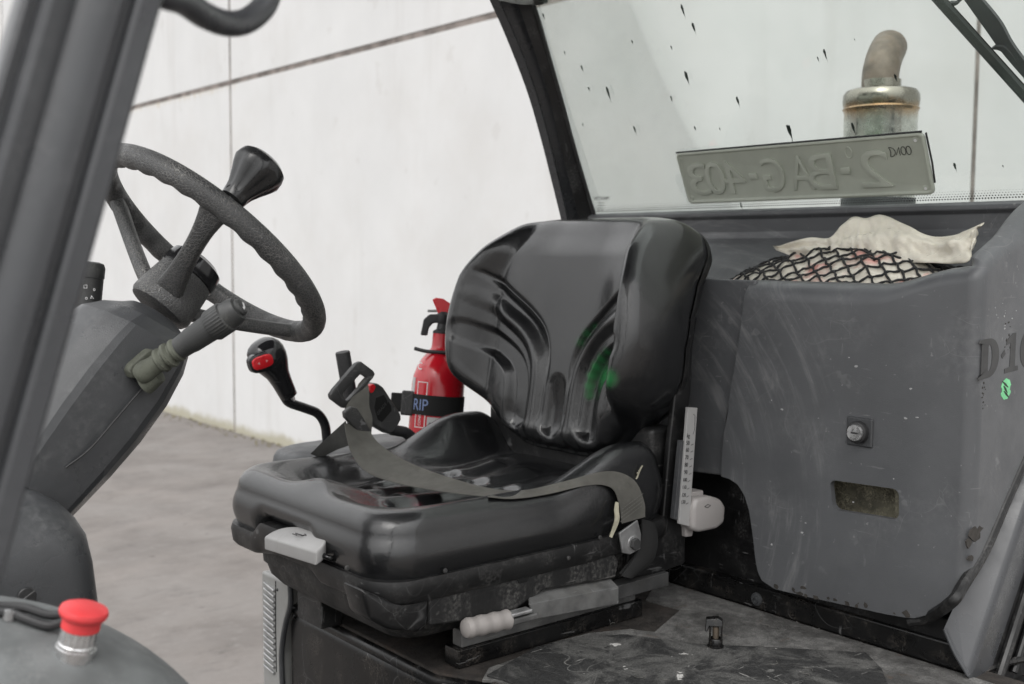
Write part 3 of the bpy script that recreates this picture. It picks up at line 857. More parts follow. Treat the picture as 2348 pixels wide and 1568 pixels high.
def make_sill():
    # slanting corner post at the foot of the cab, light face towards the seat, outer face towards the step
    Yo, Yi = 0.79, 0.832
    E0 = V(1.535, Yo, DZ + 0.002); d = V(0.16, 0, 0.235)
    E1 = E0 + d * 2.2
    I = [PY(2213, 1538, Yo) + V(0, 0.003, 0), PY(2164, 1440, Yi), PY(2190, 1383, Yi)]
    I2 = PY(2347, 1004, Yi); dd = (I2 - I[2])
    I3 = I[2] + dd * 1.9
    bm = bmesh.new()
    n = 8
    du = d.normalized()
    span = (E1 - E0).length
    rows = [(E0, I[1]), (E0 + du * 0.012, I[2])] + [(E0 + du * (0.012 + (span - 0.012) * k / n), I[2] + du * ((span - 0.012) * k / n) + V(0.02, 0, -0.004) * (k / n)) for k in range(1, n + 1)]
    vr = []
    for p, q in rows:
        vr.append([bm.verts.new(x) for x in (p, q, q + V(0.07, 0.0, -0.01), p + V(0.07, 0.004, -0.01))])
    for k in range(len(rows) - 1):
        for m in range(4):
            bm.faces.new((vr[k][m], vr[k][(m + 1) % 4], vr[k + 1][(m + 1) % 4], vr[k + 1][m]))
    bm.faces.new(vr[0]); bm.faces.new(vr[-1][::-1])
    bmesh.ops.recalc_face_normals(bm, faces=bm.faces)
    le = [e for e in bm.edges if {e.verts[0], e.verts[1]} <= {r_[0] for r_ in vr}]
    bev(bm, 0.009, 5, le)
    post = bobj("corner_post", bm, M_PILLAR, FL, sharp=30, wn=True)
    # outer side skin behind the post
    sk = [E0 + V(0.03, 0.004, -0.05), E1 + V(0.03, 0.004, 0), V(2.2, Yo + 0.004, E1.z), V(2.2, Yo + 0.004, 0.6), V(1.50, Yo + 0.004, 0.6)]
    prism("side_skin", sk, (0, 0.02, 0), M_SHELL, FL, bevel=0.003)
    # ribs and gasket on the outer face
    for k, off in enumerate((0.085, 0.135)):
        a = E0 + V(off, -0.002, -0.02); b = E1 + V(off, -0.002, 0)
        tube("gasket", [a, a.lerp(b, 0.33), a.lerp(b, 0.66), b], 0.008 - 0.002 * k, M_SHELL, post, seg=10)
    tube("weld_seam", catmull([I[1] + V(-0.002, -0.002, 0), (I[1] + E0) / 2 + V(-0.004, 0, 0.003), E0 + V(-0.003, -0.001, 0.008)], 5), 0.0035, M_PILLAR, post, seg=8)
    # black flexible edge trim between cover and post
    g = [PX(u, v, CX_ + 0.012) for u, v in ((2085, 1424), (2130, 1414))] + [PY(u, v, CYS + 0.004) for u, v in ((2183, 1378), (2205, 1345), (2255, 1262), (2305, 1146), (2352, 1042))]
    g.append(g[-1] + (g[-1] - g[-2]) * 2)
    tube("edge_trim", catmull(g, 8), 0.009, M_SHELL, FL, seg=10)
    # lower outer floor edge
    tube("step_edge", [PZ(2225, 1548, DZ), PZ(2290, 1522, DZ), PZ(2400, 1500, DZ)], 0.006, M_BLACKMETAL, FL, seg=8)
make_sill()

# ------------------------------------------------------------------ rear window
GO = V(1.82, 1.0, 1.695)
GT = V(-0.405, 0, 0.914)      # up the leaning pane
GN = V(-0.914, 0, -0.405)     # towards the seat
def G(u, v, lift=0.0):
    return PP(u, v, GO, GN) + GN * lift
def make_window():
    a = G(1352, 500); b = G(1206, -30)
    yl0, yl1 = a.y, b.y
    hgt = 0.72
    def gp(y, t, n=0.0): return V(0, y, 0) + V(GO.x, 0, GO.z) + GT * t + GN * n
    pts = [gp(a.y + 0.006, -0.012), gp(0.60, -0.012), gp(0.60, hgt), gp(b.y + (b.y - a.y) * 0.25, hgt)]
    glass = prism("window_pane", [p for p in pts], -GN * 0.005, M_GLASS, FL, bevel=0, smooth=False)
    # frit band of dots along the lower edge
    bm = bmesh.new()
    for r in range(4):
        n = 250
        for k in range(n):
            y = a.y - 0.01 - k * 0.0052 - (r % 2) * 0.0026
            if y < 0.72: break
            rad = (0.0016, 0.0013, 0.0009, 0.0006)[r]
            bmesh.ops.create_circle(bm, cap_ends=True, segments=6, radius=rad, matrix=Matrix.Translation(gp(y, 0.003 + r * 0.0045, 0.0006)) @ Matrix((V(0, 1, 0), GT, GN)).transposed().to_4x4())
    o = bobj("frit_dots", bm, M_BLACKPR, glass, smooth=False, kind="stuff")
    bm = bmesh.new()
    dirv = (b - a)
    for r in range(4):
        for k in range(160):
            p = a + dirv * (k / 120.0) + V(0, -0.004 - r * 0.004, 0) + GN * 0.0008
            bmesh.ops.create_circle(bm, cap_ends=True, segments=6, radius=(0.0016, 0.0013, 0.001, 0.0007)[r], matrix=Matrix.Translation(p) @ Matrix((V(0, 1, 0), GT, GN)).transposed().to_4x4())
    bobj("frit_dots", bm, M_BLACKPR, glass, smooth=False, kind="stuff")
    # dried splashes, long side running down the pane
    sp = [(1566, 22, 30), (1591, 62, 24), (1395, 212, 38), (1575, 175, 30), (1335, 155, 18), (1351, 203, 12), (1456, 296, 22), (1337, 285, 10), (1540, 108, 12), (1692, 230, 24), (1450, 95, 11), (1811, 300, 40), (1892, 122, 26), (1876, 134, 12), (1957, 292, 28), (2054, 177, 16), (2190, 381, 18), (1651, 295, 8), (1594, 293, 12), (1700, 470, 18), (1540, 225, 16), (1247, 36, 16), (1295, 120, 10), (1960, 90, 4), (2300, 380, 6), (2200, 640, 1)]
    random.seed(3)
    for (u, v, s) in sp:
        if v > 480: continue
        c = G(u, v, 0.0012)
        l = s * 0.00036; w = l * random.uniform(0.18, 0.34)
        dn = (G(u + 3.2, v + 10, 0.0012) - c).normalized()
        sd = dn.cross(GN)
        n = 18; verts = []; prof = []
        for k in range(n):
            a2 = 2 * math.pi * k / n
            rr = random.uniform(0.72, 1.1)
            x, y = math.cos(a2) * l * rr, math.sin(a2) * w * rr
            y *= 1.0 - 0.55 * (x / l)
            prof.append(c + dn * x + sd * y)
        # drip tail
        bm = prism_bm(prof, GN * 0.0012, 0)
        v2, f2 = tube_vf([c + dn * l * 0.7, c + dn * l * 1.25 + sd * w * 0.2, c + dn * l * 1.7 + sd * w * 0.15], [w * 0.3, w * 0.16, w * 0.05], 6)
        vv = [bm.verts.new(q) for q in v2]
        for ff in f2: bm.faces.new([vv[x] for x in ff])
        bobj("paint_splash", bm, M_SPLASH, glass, smooth=True, sharp=30)
    # maker's print in the lower corner
    ex = (G(1392, 455) - G(1360, 456)).normalized(); ey = GT
    for (u, v, txt, sz) in ((1362, 459, "VETRAM", 0.0125), (1371, 466, "LAMINATED", 0.0035), (1371, 472, "43R-0019 M", 0.0042), (1371, 478, "E6 DOT", 0.0042), (1371, 483, "AS 1 M21", 0.0042)):
        text("maker_print", txt, G(u, v, 0.001), ex, ey, sz, 0.0001, M_BLACKPR, glass, sx=1.1)
    # far pillar: rubber, web and outer flange, each following the photographed curve
    def strip(name, L_, R_, dl, dr, material, th=0.02):
        A = catmull(L_, 6); B = catmull(R_, 6)
        rings = []
        for p, q in zip(A, B):
            w = V(0.8, 0.6, 0)
            rings.append([p, q, q + w * th, p + w * th])
        return loft(name, rings, material, FL, sharp=30)
    def col(pts, y): return [PY(u, v, y) for u, v in pts]
    o1 = [(1092, -70), (1122, 0), (1150, 62), (1182, 140), (1213, 225), (1240, 320), (1263, 410), (1290, 520)]
    o2 = [(1110, -70), (1142, 0), (1170, 62), (1202, 140), (1232, 228), (1258, 325), (1280, 415), (1304, 520)]
    o3 = [(1158, -70), (1184, 0), (1206, 62), (1233, 140), (1260, 228), (1283, 325), (1305, 415), (1332, 520)]
    o4 = [(1200, -70), (1219, 0), (1237, 62), (1258, 140), (1283, 228), (1309, 325), (1335, 415), (1366, 520)]
    yy = 1.90
    strip("pillar_flange", col(o1, yy + 0.05), col(o2, yy + 0.03), 0, 0, M_PILLAR)
    strip("pillar_web", col(o2, yy + 0.045), col(o3, yy + 0.03), 0, 0, M_PILLAR)
    strip("pillar_inner", col(o3, yy + 0.01), col(o4, yy - 0.006), 0, 0, M_SHELL)
    tube("window_rubber", catmull(col([(1203, -70), (1221, 0), (1240, 62), (1262, 140), (1287, 228), (1313, 325), (1339, 415), (1368, 510)], yy - 0.012), 6), 0.004, M_MATBLK, FL, seg=8)
    # head lining end at the top of the pillar
    prism("roof_trim", [PY(u, v, 1.86) for u, v in ((1140, -40), (1222, -40), (1224, 1), (1205, 6), (1160, 4), (1142, 1))], (0.04, 0.0, 0), M_LIGHTGP, FL, bevel=0.004)
    # wiper: blade (rubber + spine) and arm lying on the outside of the pane
    wl = -0.02
    w0, w1 = G(2095, -40, wl), G(2400, 300, wl)
    wip = tube("wiper_blade", [w0.lerp(w1, t) for t in np.linspace(0, 1, 9)], 0.0085, M_RUBBERW, FL, seg=6)
    tube("blade_spine", [w0.lerp(w1, t) - GN * 0.01 + GT * 0.004 for t in np.linspace(0, 1, 9)], 0.0035, M_GLOSSBLK, wip, seg=6)
    ar = [G(2150, -40, wl - 0.02), G(2200, 20, wl - 0.03), G(2253, 90, wl - 0.03), G(2300, 150, wl - 0.03), G(2350, 215, wl - 0.02), G(2400, 280, wl - 0.02)]
    A = catmull([p + (p - w0).normalized() * 0 for p in ar], 6)
    B = catmull([p + V(0, -0.0, 0) + (G(1010, 0) - G(1000, 0)).normalized() * 0 for p in ar], 6)
    e1 = [G(u, v, wl - 0.025) for u, v in ((2140, -40), (2185, 22), (2235, 92), (2262, 130), (2300, 176), (2350, 232), (2400, 290))]
    e2 = [G(u, v, wl - 0.025) for u, v in ((2172, -40), (2218, 12), (2262, 66), (2290, 116), (2322, 160), (2368, 215), (2415, 270))]
    ribbon("wiper_arm", e1, e2, M_GREYDK, wip, thick=0.008, cols=4)
    for (u0, v0, u1, v1, u2, v2) in ((2150, 24, 2168, 20, 2190, -10), (2253, 125, 2275, 130, 2300, 165), (2340, 240, 2335, 215, 2322, 185)):
        ribbon("wiper_yoke", [G(u0 - 4, v0, wl - 0.014), G(u1 - 4, v1 + 4, wl - 0.018), G(u2 - 4, v2 + 4, wl - 0.022)], [G(u0 + 5, v0 - 6, wl - 0.014), G(u1 + 5, v1 - 5, wl - 0.018), G(u2 + 6, v2 - 4, wl - 0.022)], M_GREYDK, wip, thick=0.006, cols=3)
M_RUBBERW = mat("wiper_rubber", (0.02, 0.024, 0.022), 0.5)
make_window()

def make_added_shade_guard():
    # overhead guard above the operator, out of view, added to shade the seat
    box2("added_shade_guard", (0.30, 0.55, 2.36), (1.56, 2.12, 2.41), M_PILLAR, FL, bevel=0.015)
    for y in (0.62, 2.05):
        box2("added_shade_guard_rail", (0.30, y - 0.03, 2.30), (1.56, y + 0.03, 2.362), M_PILLAR, FL, bevel=0.01)
make_added_shade_guard()

def make_exhaust():
    c = (PX(1942, 450, 2.3) + PX(2086, 450, 2.3)) / 2
    r = 0.0815
    zt = PX(2015, 205, 2.3).z
    z0 = 1.64
    o = V(c.x, c.y, z0)
    h = zt - z0
    ex = lathe("exhaust_stack", [(r, 0), (r, h - 0.055), (r + 0.001, h - 0.052), (r + 0.002, h - 0.05), (r + 0.004, h - 0.046), (r + 0.001, h - 0.042), (r + 0.003, h - 0.036), (r + 0.004, h - 0.026), (r + 0.003, h - 0.014), (r - 0.003, h - 0.005), (r - 0.012, h - 0.0015), (0.043, h + 0.004), (0.043, h + 0.02)], o, (0, 0, 1), M_EXHAUST, FL, seg=56)
    # bent tail pipe leaning to the rear
    path = [PX(2016, 222, 2.3), PX(2017, 190, 2.3), PX(2019, 165, 2.305), PX(2024, 142, 2.32), PX(2031, 122, 2.345), PX(2038, 108, 2.38)]
    path = [p for p in path]
    tip = path[-1]
    pp = catmull(path, 6)
    v, f = tube_vf(pp, [0.041] * len(pp), 28, cap=False)
    v2, f2 = tube_vf(pp, [0.038] * len(pp), 28, cap=False, off=len(v))
    n = len(pp); m = len(v)
    rim = [((n - 1) * 28 + k, (n - 1) * 28 + (k + 1) % 28, m + (n - 1) * 28 + (k + 1) % 28, m + (n - 1) * 28 + k) for k in range(28)]
    mobj("tail_pipe", v + v2, f + f2 + rim, M_EXPIPE, ex)
    lathe("heat_shield", [(r + 0.0015, 0), (r + 0.0015, PX(2015, 455, 2.3).z - z0)], o, (0, 0, 1), M_GREYDK, ex, seg=40)
make_exhaust()

# ------------------------------------------------------------------ operator seat
SY = 1.522
def rrect(x0, x1, hw, r, n=200, rr=None):
    """rounded rectangle in plan, sampled evenly; front corners r, rear corners rr"""
    rr = rr or r
    pts = []
    def arc(cx, cy, rad, a0, a1):
        for k in range(25):
            a = a0 + (a1 - a0) * k / 24
            pts.append((cx + rad * math.cos(a), cy + rad * math.sin(a)))
    arc(x0 + r, -hw + r, r, 1.5 * math.pi, math.pi)
    arc(x0 + r, hw - r, r, math.pi, 0.5 * math.pi)
    arc(x1 - rr, hw - rr, rr, 0.5 * math.pi, 0)
    arc(x1 - rr, -hw + rr, rr, 0, -0.5 * math.pi)
    P = np.array(pts + [pts[0]])
    d = np.concatenate([[0], np.cumsum(np.hypot(*np.diff(P, axis=0).T))])
    s = np.linspace(0, d[-1], n, endpoint=False)
    return np.stack([np.interp(s, d, P[:, 0]), np.interp(s, d, P[:, 1])], 1)

def seg_dist(px, py, poly):
    """distance from points to a polyline, and running parameter"""
    best = np.full(px.shape, 9.0)
    for (ax, ay), (bx, by) in zip(poly[:-1], poly[1:]):
        dx, dy = bx - ax, by - ay
        l2 = dx * dx + dy * dy + 1e-12
        t = np.clip(((px - ax) * dx + (py - ay) * dy) / l2, 0, 1)
        best = np.minimum(best, np.hypot(px - ax - t * dx, py - ay - t * dy))
    return best
def gauss(d, w): return np.exp(-(d / w) ** 2)
def smoothpoly(pts, n=6):
    return [(p.x, p.y) for p in catmull([V(a, b, 0) for a, b in pts], n)]

def make_seat():
    # suspension housing is the body of the part; everything else hangs on it
    out = rrect(0.862, 1.425, 0.232, 0.05, 120)
    rings = []
    for (ins, z) in ((0.0, 1.122), (0.0, 1.095), (0.004, 1.093), (0.006, 1.068), (0.010, 1.066), (0.016, 1.046), (0.03, 1.030), (0.06, 1.026)):
        c = np.array([1.14, 0])
        q = []
        for x, y in out:
            dx, dy = x - c[0], y - c[1]
            zz = z
            q.append(V(c[0] + dx * (1 - ins / 0.28), SY + dy * (1 - ins / 0.23), zz))
        rings.append(q)
    seat = loft("operator_seat", rings, M_RUBBER, FL, sharp=30)
    seat["label"] = "black vinyl operator seat with backrest and grey lap belt"
    # ---- seat pan lip that the cushion sits in
    N = 300
    out = rrect(0.826, 1.425, 0.251, 0.06, N, 0.05)
    def arch(x, y):   # raised cut-out over the front lever
        return (1 - sst(0.86, 0.89, x)) * sst(-0.085, -0.045, y) * (1 - sst(0.10, 0.135, y))
    rings = []
    for (o, z, keep) in ((-0.012, 1.100, 0.3), (0.0, 1.102, 0.6), (0.004, 1.108, 1), (0.006, 1.128, 1), (0.004, 1.137, 1), (-0.006, 1.139, 1), (-0.02, 1.139, 1)):
        q = []
        for x, y in out:
            a = arch(x, y) * 0.022 * keep
            k = 1 + o / 0.25
            q.append(V(1.14 + (x - 1.14) * k, SY + y * k, z + a + 0.012 * sst(1.2, 1.42, x)))
        rings.append(q)
    loft("seat_pan", rings, M_SHELL, seat, sharp=45)
    # ---- cushion
    N, MR = 400, 110
    out = rrect(0.822, 1.425, 0.255, 0.07, N, 0.07)
    cen = np.array([1.13, 0.0])
    grooves = []
    for yy in (-0.082, 0.0, 0.082):
        grooves.append(((0.985, yy * 0.9), (1.17, yy)))
    def top(x, y):
        ay = np.abs(y)
        h = 1.231 + 0.0 * x
        # thigh supports stay up at the sides, the pan drops between them
        pan = (1 - sst(0.13, 0.225, ay)) * sst(0.845, 0.98, x)
        h = h - 0.034 * pan
        # soft pommel in the middle of the front
        h = h + 0.016 * gauss(y, 0.045) * (1 - sst(0.9, 1.08, x)) * sst(0.83, 0.88, x)
        h = h - 0.010 * gauss(ay - 0.10, 0.045) * (1 - sst(0.95, 1.1, x)) * sst(0.84, 0.9, x)
        # rear wings
        w = sst(1.14, 1.31, x) * (1 - 0.35 * sst(1.36, 1.42, x))
        h = h + 0.052 * w * sst(0.135, 0.225, ay)
        h = h + 0.012 * sst(1.2, 1.36, x) * (1 - sst(0.1, 0.2, ay))
        # recessed ribs
        for g in grooves:
            d = seg_dist(x, y, g)
            h = h - 0.008 * (1 - sst(0.012, 0.032, d)) + 0.002 * gauss(d - 0.036, 0.008)
            h = h + 0.004 * gauss((x - 1.03), 0.014) * (1 - sst(0.008, 0.026, np.abs(y - g[1][1])))
        for yy in (-0.085, 0.0, 0.085):
            d = seg_dist(x, y, ((1.225, yy), (1.285, yy * 1.1)))
            h = h + 0.007 * (1 - sst(0.008, 0.036, d)) - 0.002 * gauss(d - 0.042, 0.01)
        return h
    rings = []
    X, Yv = out[:, 0], out[:, 1]
    dirx, diry = X - cen[0], Yv
    rim = top(X, Yv)
    ar = arch(X, Yv)
    zl = 1.136 + ar * 0.022 + 0.012 * sst(1.2, 1.42, X)
    ln = np.hypot(dirx, diry); ux, uy = dirx / ln, diry / ln
    side = []
    for k in range(15):
        t = k / 14
        # side wall: bulges out above the lip then turns over with a generous roll
        o = 0.010 * math.sin(math.pi * min(1, t * 0.95)) - 0.006
        z = zl + (rim - 0.034 - zl) * t
        dent = 0.016 * ar * (1 - t) ** 1.2
        rings.append(np.stack([X + ux * (o - dent), Yv + uy * o + SY, z], 1))
    for k in range(1, 11):
        a = math.pi / 2 * k / 10
        r = 0.034
        o = -r * (1 - math.cos(a)) - 0.005
        px, py = X + ux * o, Yv + uy * o
        zz = (rim - r + r * math.sin(a)) * 1.0
        zt_ = top(px, py)
        zz = zz * (1 - a / (math.pi / 2)) + (zt_ - r + r * math.sin(a)) * (a / (math.pi / 2))
        rings.append(np.stack([px, py + SY, zz], 1))
    k0 = 1 - 0.039 / ln
    for j in range(1, MR):
        f = 1 - j / MR
        px, py = cen[0] + dirx * k0 * f, diry * k0 * f
        rings.append(np.stack([px, py + SY, top(px, py)], 1))
    verts = np.concatenate(rings)
    nr = len(rings)
    faces = []
    for i in range(nr - 1):
        for k in range(N):
            k2 = (k + 1) % N
            faces.append((i * N + k, i * N + k2, (i + 1) * N + k2, (i + 1) * N + k))
    verts = np.concatenate([verts, [[cen[0], SY, float(top(np.array([cen[0]]), np.array([0.0]))[0])]]])
    for k in range(N):
        faces.append(((nr - 1) * N + k, (nr - 1) * N + (k + 1) % N, len(verts) - 1))
    CT = bvh_of(verts, faces)
    M_CUSH = mat("vinyl_cushion", (0.008, 0.0083, 0.009), extra=chain(leather_extra, tint_spots([(hit(CT, 938, 1135, V(0, 0, 0)), 0.016, 0.5), (hit(CT, 955, 1158, V(0, 0, 0)), 0.014, 0.35)], (0.2, 0.01, 0.04))), **VK)  # reddish tint in small soft spots by the front ribs
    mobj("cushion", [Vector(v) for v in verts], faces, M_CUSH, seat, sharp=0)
    # ---- backrest
    LE = R(10)
    BO = V(1.352, SY, 1.238)
    BT = V(math.sin(LE), 0, math.cos(LE)); BN = V(-math.cos(LE), 0, math.sin(LE)); BS = V(0, 1, 0)
    def bl(u, v, lift=0.0):
        p = PP(u, v, BO + BN * lift, BN) - BO
        return (abs(p.dot(BS)), p.dot(BT))
    half = [(a * 1.055, b * 1.045 + 0.001) for a, b in ((0.0, 0.0), (0.06, 0.0), (0.11, 0.008), (0.155, 0.032), (0.19, 0.068), (0.222, 0.105), (0.244, 0.15), (0.252, 0.205), (0.245, 0.256), (0.229, 0.305), (0.209, 0.352), (0.188, 0.392), (0.164, 0.416), (0.12, 0.4255), (0.06, 0.4275), (0.0, 0.428))]
    hp = [(p.x, p.y) for p in catmull([V(a, b, 0) for a, b in half], 8)]
    full = hp + [(-a, b) for a, b in hp[-2:0:-1]]
    P = np.array(full + [full[0]])
    d = np.concatenate([[0], np.cumsum(np.hypot(*np.diff(P, axis=0).T))])
    N, MR = 480, 150
    s_ = np.linspace(0, d[-1], N, endpoint=False)
    S, T = np.interp(s_, d, P[:, 0]), np.interp(s_, d, P[:, 1])
    cs, ct = 0.0, 0.215
    # grooves, measured on the far half of the backrest and mirrored
    crease = smoothpoly([(0.033, 0.10), (0.035, 0.15), (0.046, 0.195), (0.068, 0.228), (0.105, 0.259), (0.15, 0.288), (0.198, 0.318)])
    chan = smoothpoly([(0.103, 0.048), (0.105, 0.11), (0.119, 0.150), (0.152, 0.176), (0.21, 0.200)])
    rib1 = smoothpoly([(0.053, 0.03), (0.056, 0.13), (0.070, 0.178), (0.10, 0.214), (0.15, 0.245), (0.20, 0.272)])
    def face(s, t):
        a = np.abs(s)
        h = 0.0 * s
        W = sst(-0.02, 0.09, t) * (1 - 0.60 * sst(0.30, 0.44, t))
        wb = 0.170 - 0.035 * sst(0.30, 0.42, t)
        h = h + 0.024 * sst(0.06, 0.17, a) * W + 0.074 * sst(wb, wb + 0.058, a) * W
        h = h + 0.022 * sst(0.03, 0.0, t) * 0 - 0.02 * sst(0.36, 0.425, t)
        # rounded rib fanning out from the bottom to the wing
        fan = 1 - 0.8 * sst(0.13, 0.205, a)
        dr = seg_dist(a, t, rib1)
        h = h + 0.0145 * np.cos(np.clip(dr / 0.021, 0, 1) * np.pi / 2) ** 1.5 * fan
        # crease where the rib meets the smooth centre pad
        d = seg_dist(a, t, crease)
        h = h - 0.010 * gauss(d, 0.006) * sst(0.10, 0.20, t) * (1 - 0.4 * sst(0.15, 0.2, a))
        # side channel between rib and wing: rounded trough with a closed, rimmed foot
        d = seg_dist(a, t, chan)
        h = h - 0.017 * (1 - sst(0.012, 0.028, d)) * (1 - 0.7 * sst(0.15, 0.22, a))
        h = h + 0.006 * gauss(d - 0.034, 0.006) * (1 - sst(0.02, 0.07, t))
        # centre channel, closed at the foot and running out into the pad
        d = seg_dist(a, t, [(0, 0.042), (0, 0.12)])
        h = h - 0.015 * (1 - sst(0.013, 0.026, d)) * (1 - sst(0.07, 0.16, t))
        h = h + 0.006 * gauss(d - 0.032, 0.006) * (1 - sst(0.02, 0.07, t))
        # lower rolled edge bulge
        h = h + 0.006 * gauss(t - 0.02, 0.02)
        return h
    dl = np.hypot(S - cs, T - ct); us, ut = (S - cs) / dl, (T - ct) / dl
    rim = face(S * 0.93, ct + (T - ct) * 0.93)
    back = np.interp(T, (0, 0.05, 0.10, 0.15, 0.21, 0.27, 0.33, 0.39, 0.45), (-0.045, -0.054, -0.070, -0.058, -0.044, -0.054, -0.084, -0.132, -0.148))
    rings = []
    def add(s, t, n):
        rings.append(np.stack([BO.x + BT.x * t + BN.x * n, BO.y + s, BO.z + BT.z * t + BN.z * n], 1))
    add(S - us * 0.03, T - ut * 0.03, back - 0.002)
    add(S - us * 0.012, T - ut * 0.012, back)
    for k in range(13):
        t = k / 12
        o = 0.008 * math.sin(math.pi * t) - 0.004
        add(S + us * o, T + ut * o, back + 0.004 + (rim - 0.036 - back) * t)
    for k in range(1, 11):
        a = math.pi / 2 * k / 10
        r = 0.036
        o = -r * (1 - math.cos(a)) - 0.004
        ss_, tt = S + us * o, T + ut * o
        f = k / 10
        nn = (rim * (1 - f) + face(ss_, tt) * f) - r + r * math.sin(a)
        add(ss_, tt, nn)
    k0 = 1 - 0.040 / dl
    for j in range(1, MR):
        f = 1 - j / MR
        ss_, tt = cs + (S - cs) * k0 * f, ct + (T - ct) * k0 * f
        add(ss_, tt, face(ss_, tt))
    verts = np.concatenate(rings); nr = len(rings)
    faces = []
    for i in range(nr - 1):
        for k in range(N):
            k2 = (k + 1) % N
            faces.append((i * N + k, (i + 1) * N + k, (i + 1) * N + k2, i * N + k2))
    c0 = BO + BT * ct + BN * float(face(np.array([0.0]), np.array([ct]))[0])
    verts = np.concatenate([verts, [list(c0)]])
    for k in range(N):
        faces.append(((nr - 1) * N + k, len(verts) - 1, (nr - 1) * N + (k + 1) % N))
    faces.append(tuple(range(N)))
    KT = bvh_of(verts, faces)
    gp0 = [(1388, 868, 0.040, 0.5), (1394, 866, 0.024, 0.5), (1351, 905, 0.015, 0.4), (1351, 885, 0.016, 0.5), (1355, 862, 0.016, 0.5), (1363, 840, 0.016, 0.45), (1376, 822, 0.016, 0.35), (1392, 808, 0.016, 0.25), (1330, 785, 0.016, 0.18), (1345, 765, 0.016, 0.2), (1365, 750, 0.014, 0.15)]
    M_BACK = mat("vinyl_backrest", (0.008, 0.0083, 0.009), extra=chain(leather_extra, tint_spots([(hit(KT, u, v, V(0, 0, 0)), r_, k_) for u, v, r_, k_ in gp0], (0.014, 0.31, 0.07))), **VK)  # green tint in soft spots over the near wing and channel
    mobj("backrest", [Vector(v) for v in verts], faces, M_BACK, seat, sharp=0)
    # rear shell of the backrest
    rings = []
    for (k_, n_) in ((0.975, -0.003), (0.975, -0.008), (0.95, -0.022), (0.86, -0.036), (0.6, -0.044)):
        ss_, tt = S * k_, ct + (T - ct) * k_
        nn = back + n_
        rings.append([V(BO.x + BT.x * t + BN.x * n, BO.y + s, BO.z + BT.z * t + BN.z * n) for s, t, n in zip(ss_[::3], tt[::3], nn[::3])])
    loft("backrest_shell", rings, M_SHELL, seat, sharp=40)
    # support plate joining backrest and base on the near side, and its far twin
    for sgn in (-1, 1):
        y0 = SY + sgn * 0.243
        if sgn < 0:
            pts = [PY(u, v, y0) for u, v in ((1603, 690), (1612, 640), (1592, 760), (1562, 1000), (1560, 1100), (1572, 1290), (1520, 1310), (1430, 1330), (1440, 1240), (1500, 1200), (1545, 1010), (1555, 800))]
            pts = [PY(u, v, y0) for u, v in ((1600, 720), (1588, 800), (1584, 900), (1570, 1010), (1562, 1180), (1572, 1225), (1570, 1292), (1500, 1318), (1440, 1325), (1440, 1230), (1520, 1190), (1535, 1020), (1548, 900), (1552, 760))]
            pts = [p for p in pts]
        else:
            pts = [V(p.x, y0, p.z) for p in PREV]
        PREV = pts
        prism("side_plate", pts, (0, -sgn * 0.012, 0), M_SHELL, seat, bevel=0.003)
    # hinge nook between cushion and backrest
    box2("hinge_block", (1.39, SY - 0.225, 1.17), (1.45, SY + 0.225, 1.30), M_SHELL, seat, bevel=0.01)
    # ---- near side furniture
    ys = 1.268
    # big housing corner cap
    bm = prism_bm([PY(u, v, 1.276) for u, v in ((832, 1352), (905, 1382), (985, 1365), (985, 1432), (960, 1452), (895, 1446), (850, 1422))], (0, 0.06, 0), 0.008, 3)
    bobj("corner_cap", bm, M_SHELL, seat)
    # torn bellows edge on the near side
    prism("bellows_flap", [PY(u, v, 1.272) for u, v in ((985, 1366), (1110, 1340), (1250, 1308), (1400, 1262), (1420, 1285), (1412, 1325), (1250, 1352), (1180, 1400), (1060, 1425), (985, 1436))], (0, 0.02, 0), M_RUBBER, seat, bevel=0.004)
    # hole in the bellows
    prism("bellows_hole", [PY(u, v, 1.2712) for u, v in ((1188, 1322), (1206, 1316), (1212, 1322), (1208, 1334), (1190, 1338), (1186, 1330))], (0, 0.002, 0), M_HOLE, seat, bevel=0, smooth=False)
    # slide rails
    for yr in (1.312, 1.715):
        box2("base_rail", (0.975, yr - 0.018, DZ + 0.0015), (1.372, yr + 0.018, DZ + 0.03), M_BLACKMETAL, seat, bevel=0.002)
        box2("slide_rail", (0.985, yr - 0.012, DZ + 0.030), (1.36, yr + 0.012, 1.032), M_PLATE_G, seat, bevel=0.002)
    box2("front_foot", (0.905, 1.58, DZ), (0.945, 1.66, 1.03), M_SHELL, seat, bevel=0.002)
    # long upper rail with pressed lettering
    rl = prism("lower_arm", [PY(u, v, 1.27) for u, v in ((1405, 1347), (1533, 1311), (1533, 1342), (1405, 1378))], (0, 0.03, 0), M_GREYMET, seat, bevel=0.0015)
    # guard plate over the slide
    g = [PY(u, v, 1.258) for u, v in ((1214, 1385), (1418, 1345), (1418, 1384), (1226, 1420), (1218, 1400))]
    gp_ = prism("guard_plate", g, (0, 0.004, 0), M_PLATE_G, seat, bevel=0.0012)
    g2 = [PY(1214, 1385, 1.258), PY(1418, 1345, 1.258), PY(1394, 1321, 1.285), PY(1212, 1356, 1.285)]
    prism("guard_top", [p for p in g2], (0, 0.003, -0.003), M_PLATE_G, seat, bevel=0.001)
    # beige slide handle with its tongue
    a, b = PY(1062, 1442, 1.262), PY(1166, 1419, 1.262)
    L_ = (b - a).length
    r0 = 0.0155
    pr = [(0.0001, -0.0005), (0.004, 0.0), (0.009, 0.001), (r0 * 0.85, 0.0035), (r0, 0.009)]
    for k in range(1, 25):
        t = k / 24
        pr.append((r0 * (0.95 + 0.05 * math.cos(t * 2 * math.pi * 3)), 0.009 + (L_ - 0.012) * t))
    pr += [(r0 * 0.8, L_), (0.0001, L_ + 0.001)]
    hd = lathe("slide_handle", pr, a, b - a, M_BEIGE, seat, seg=28)
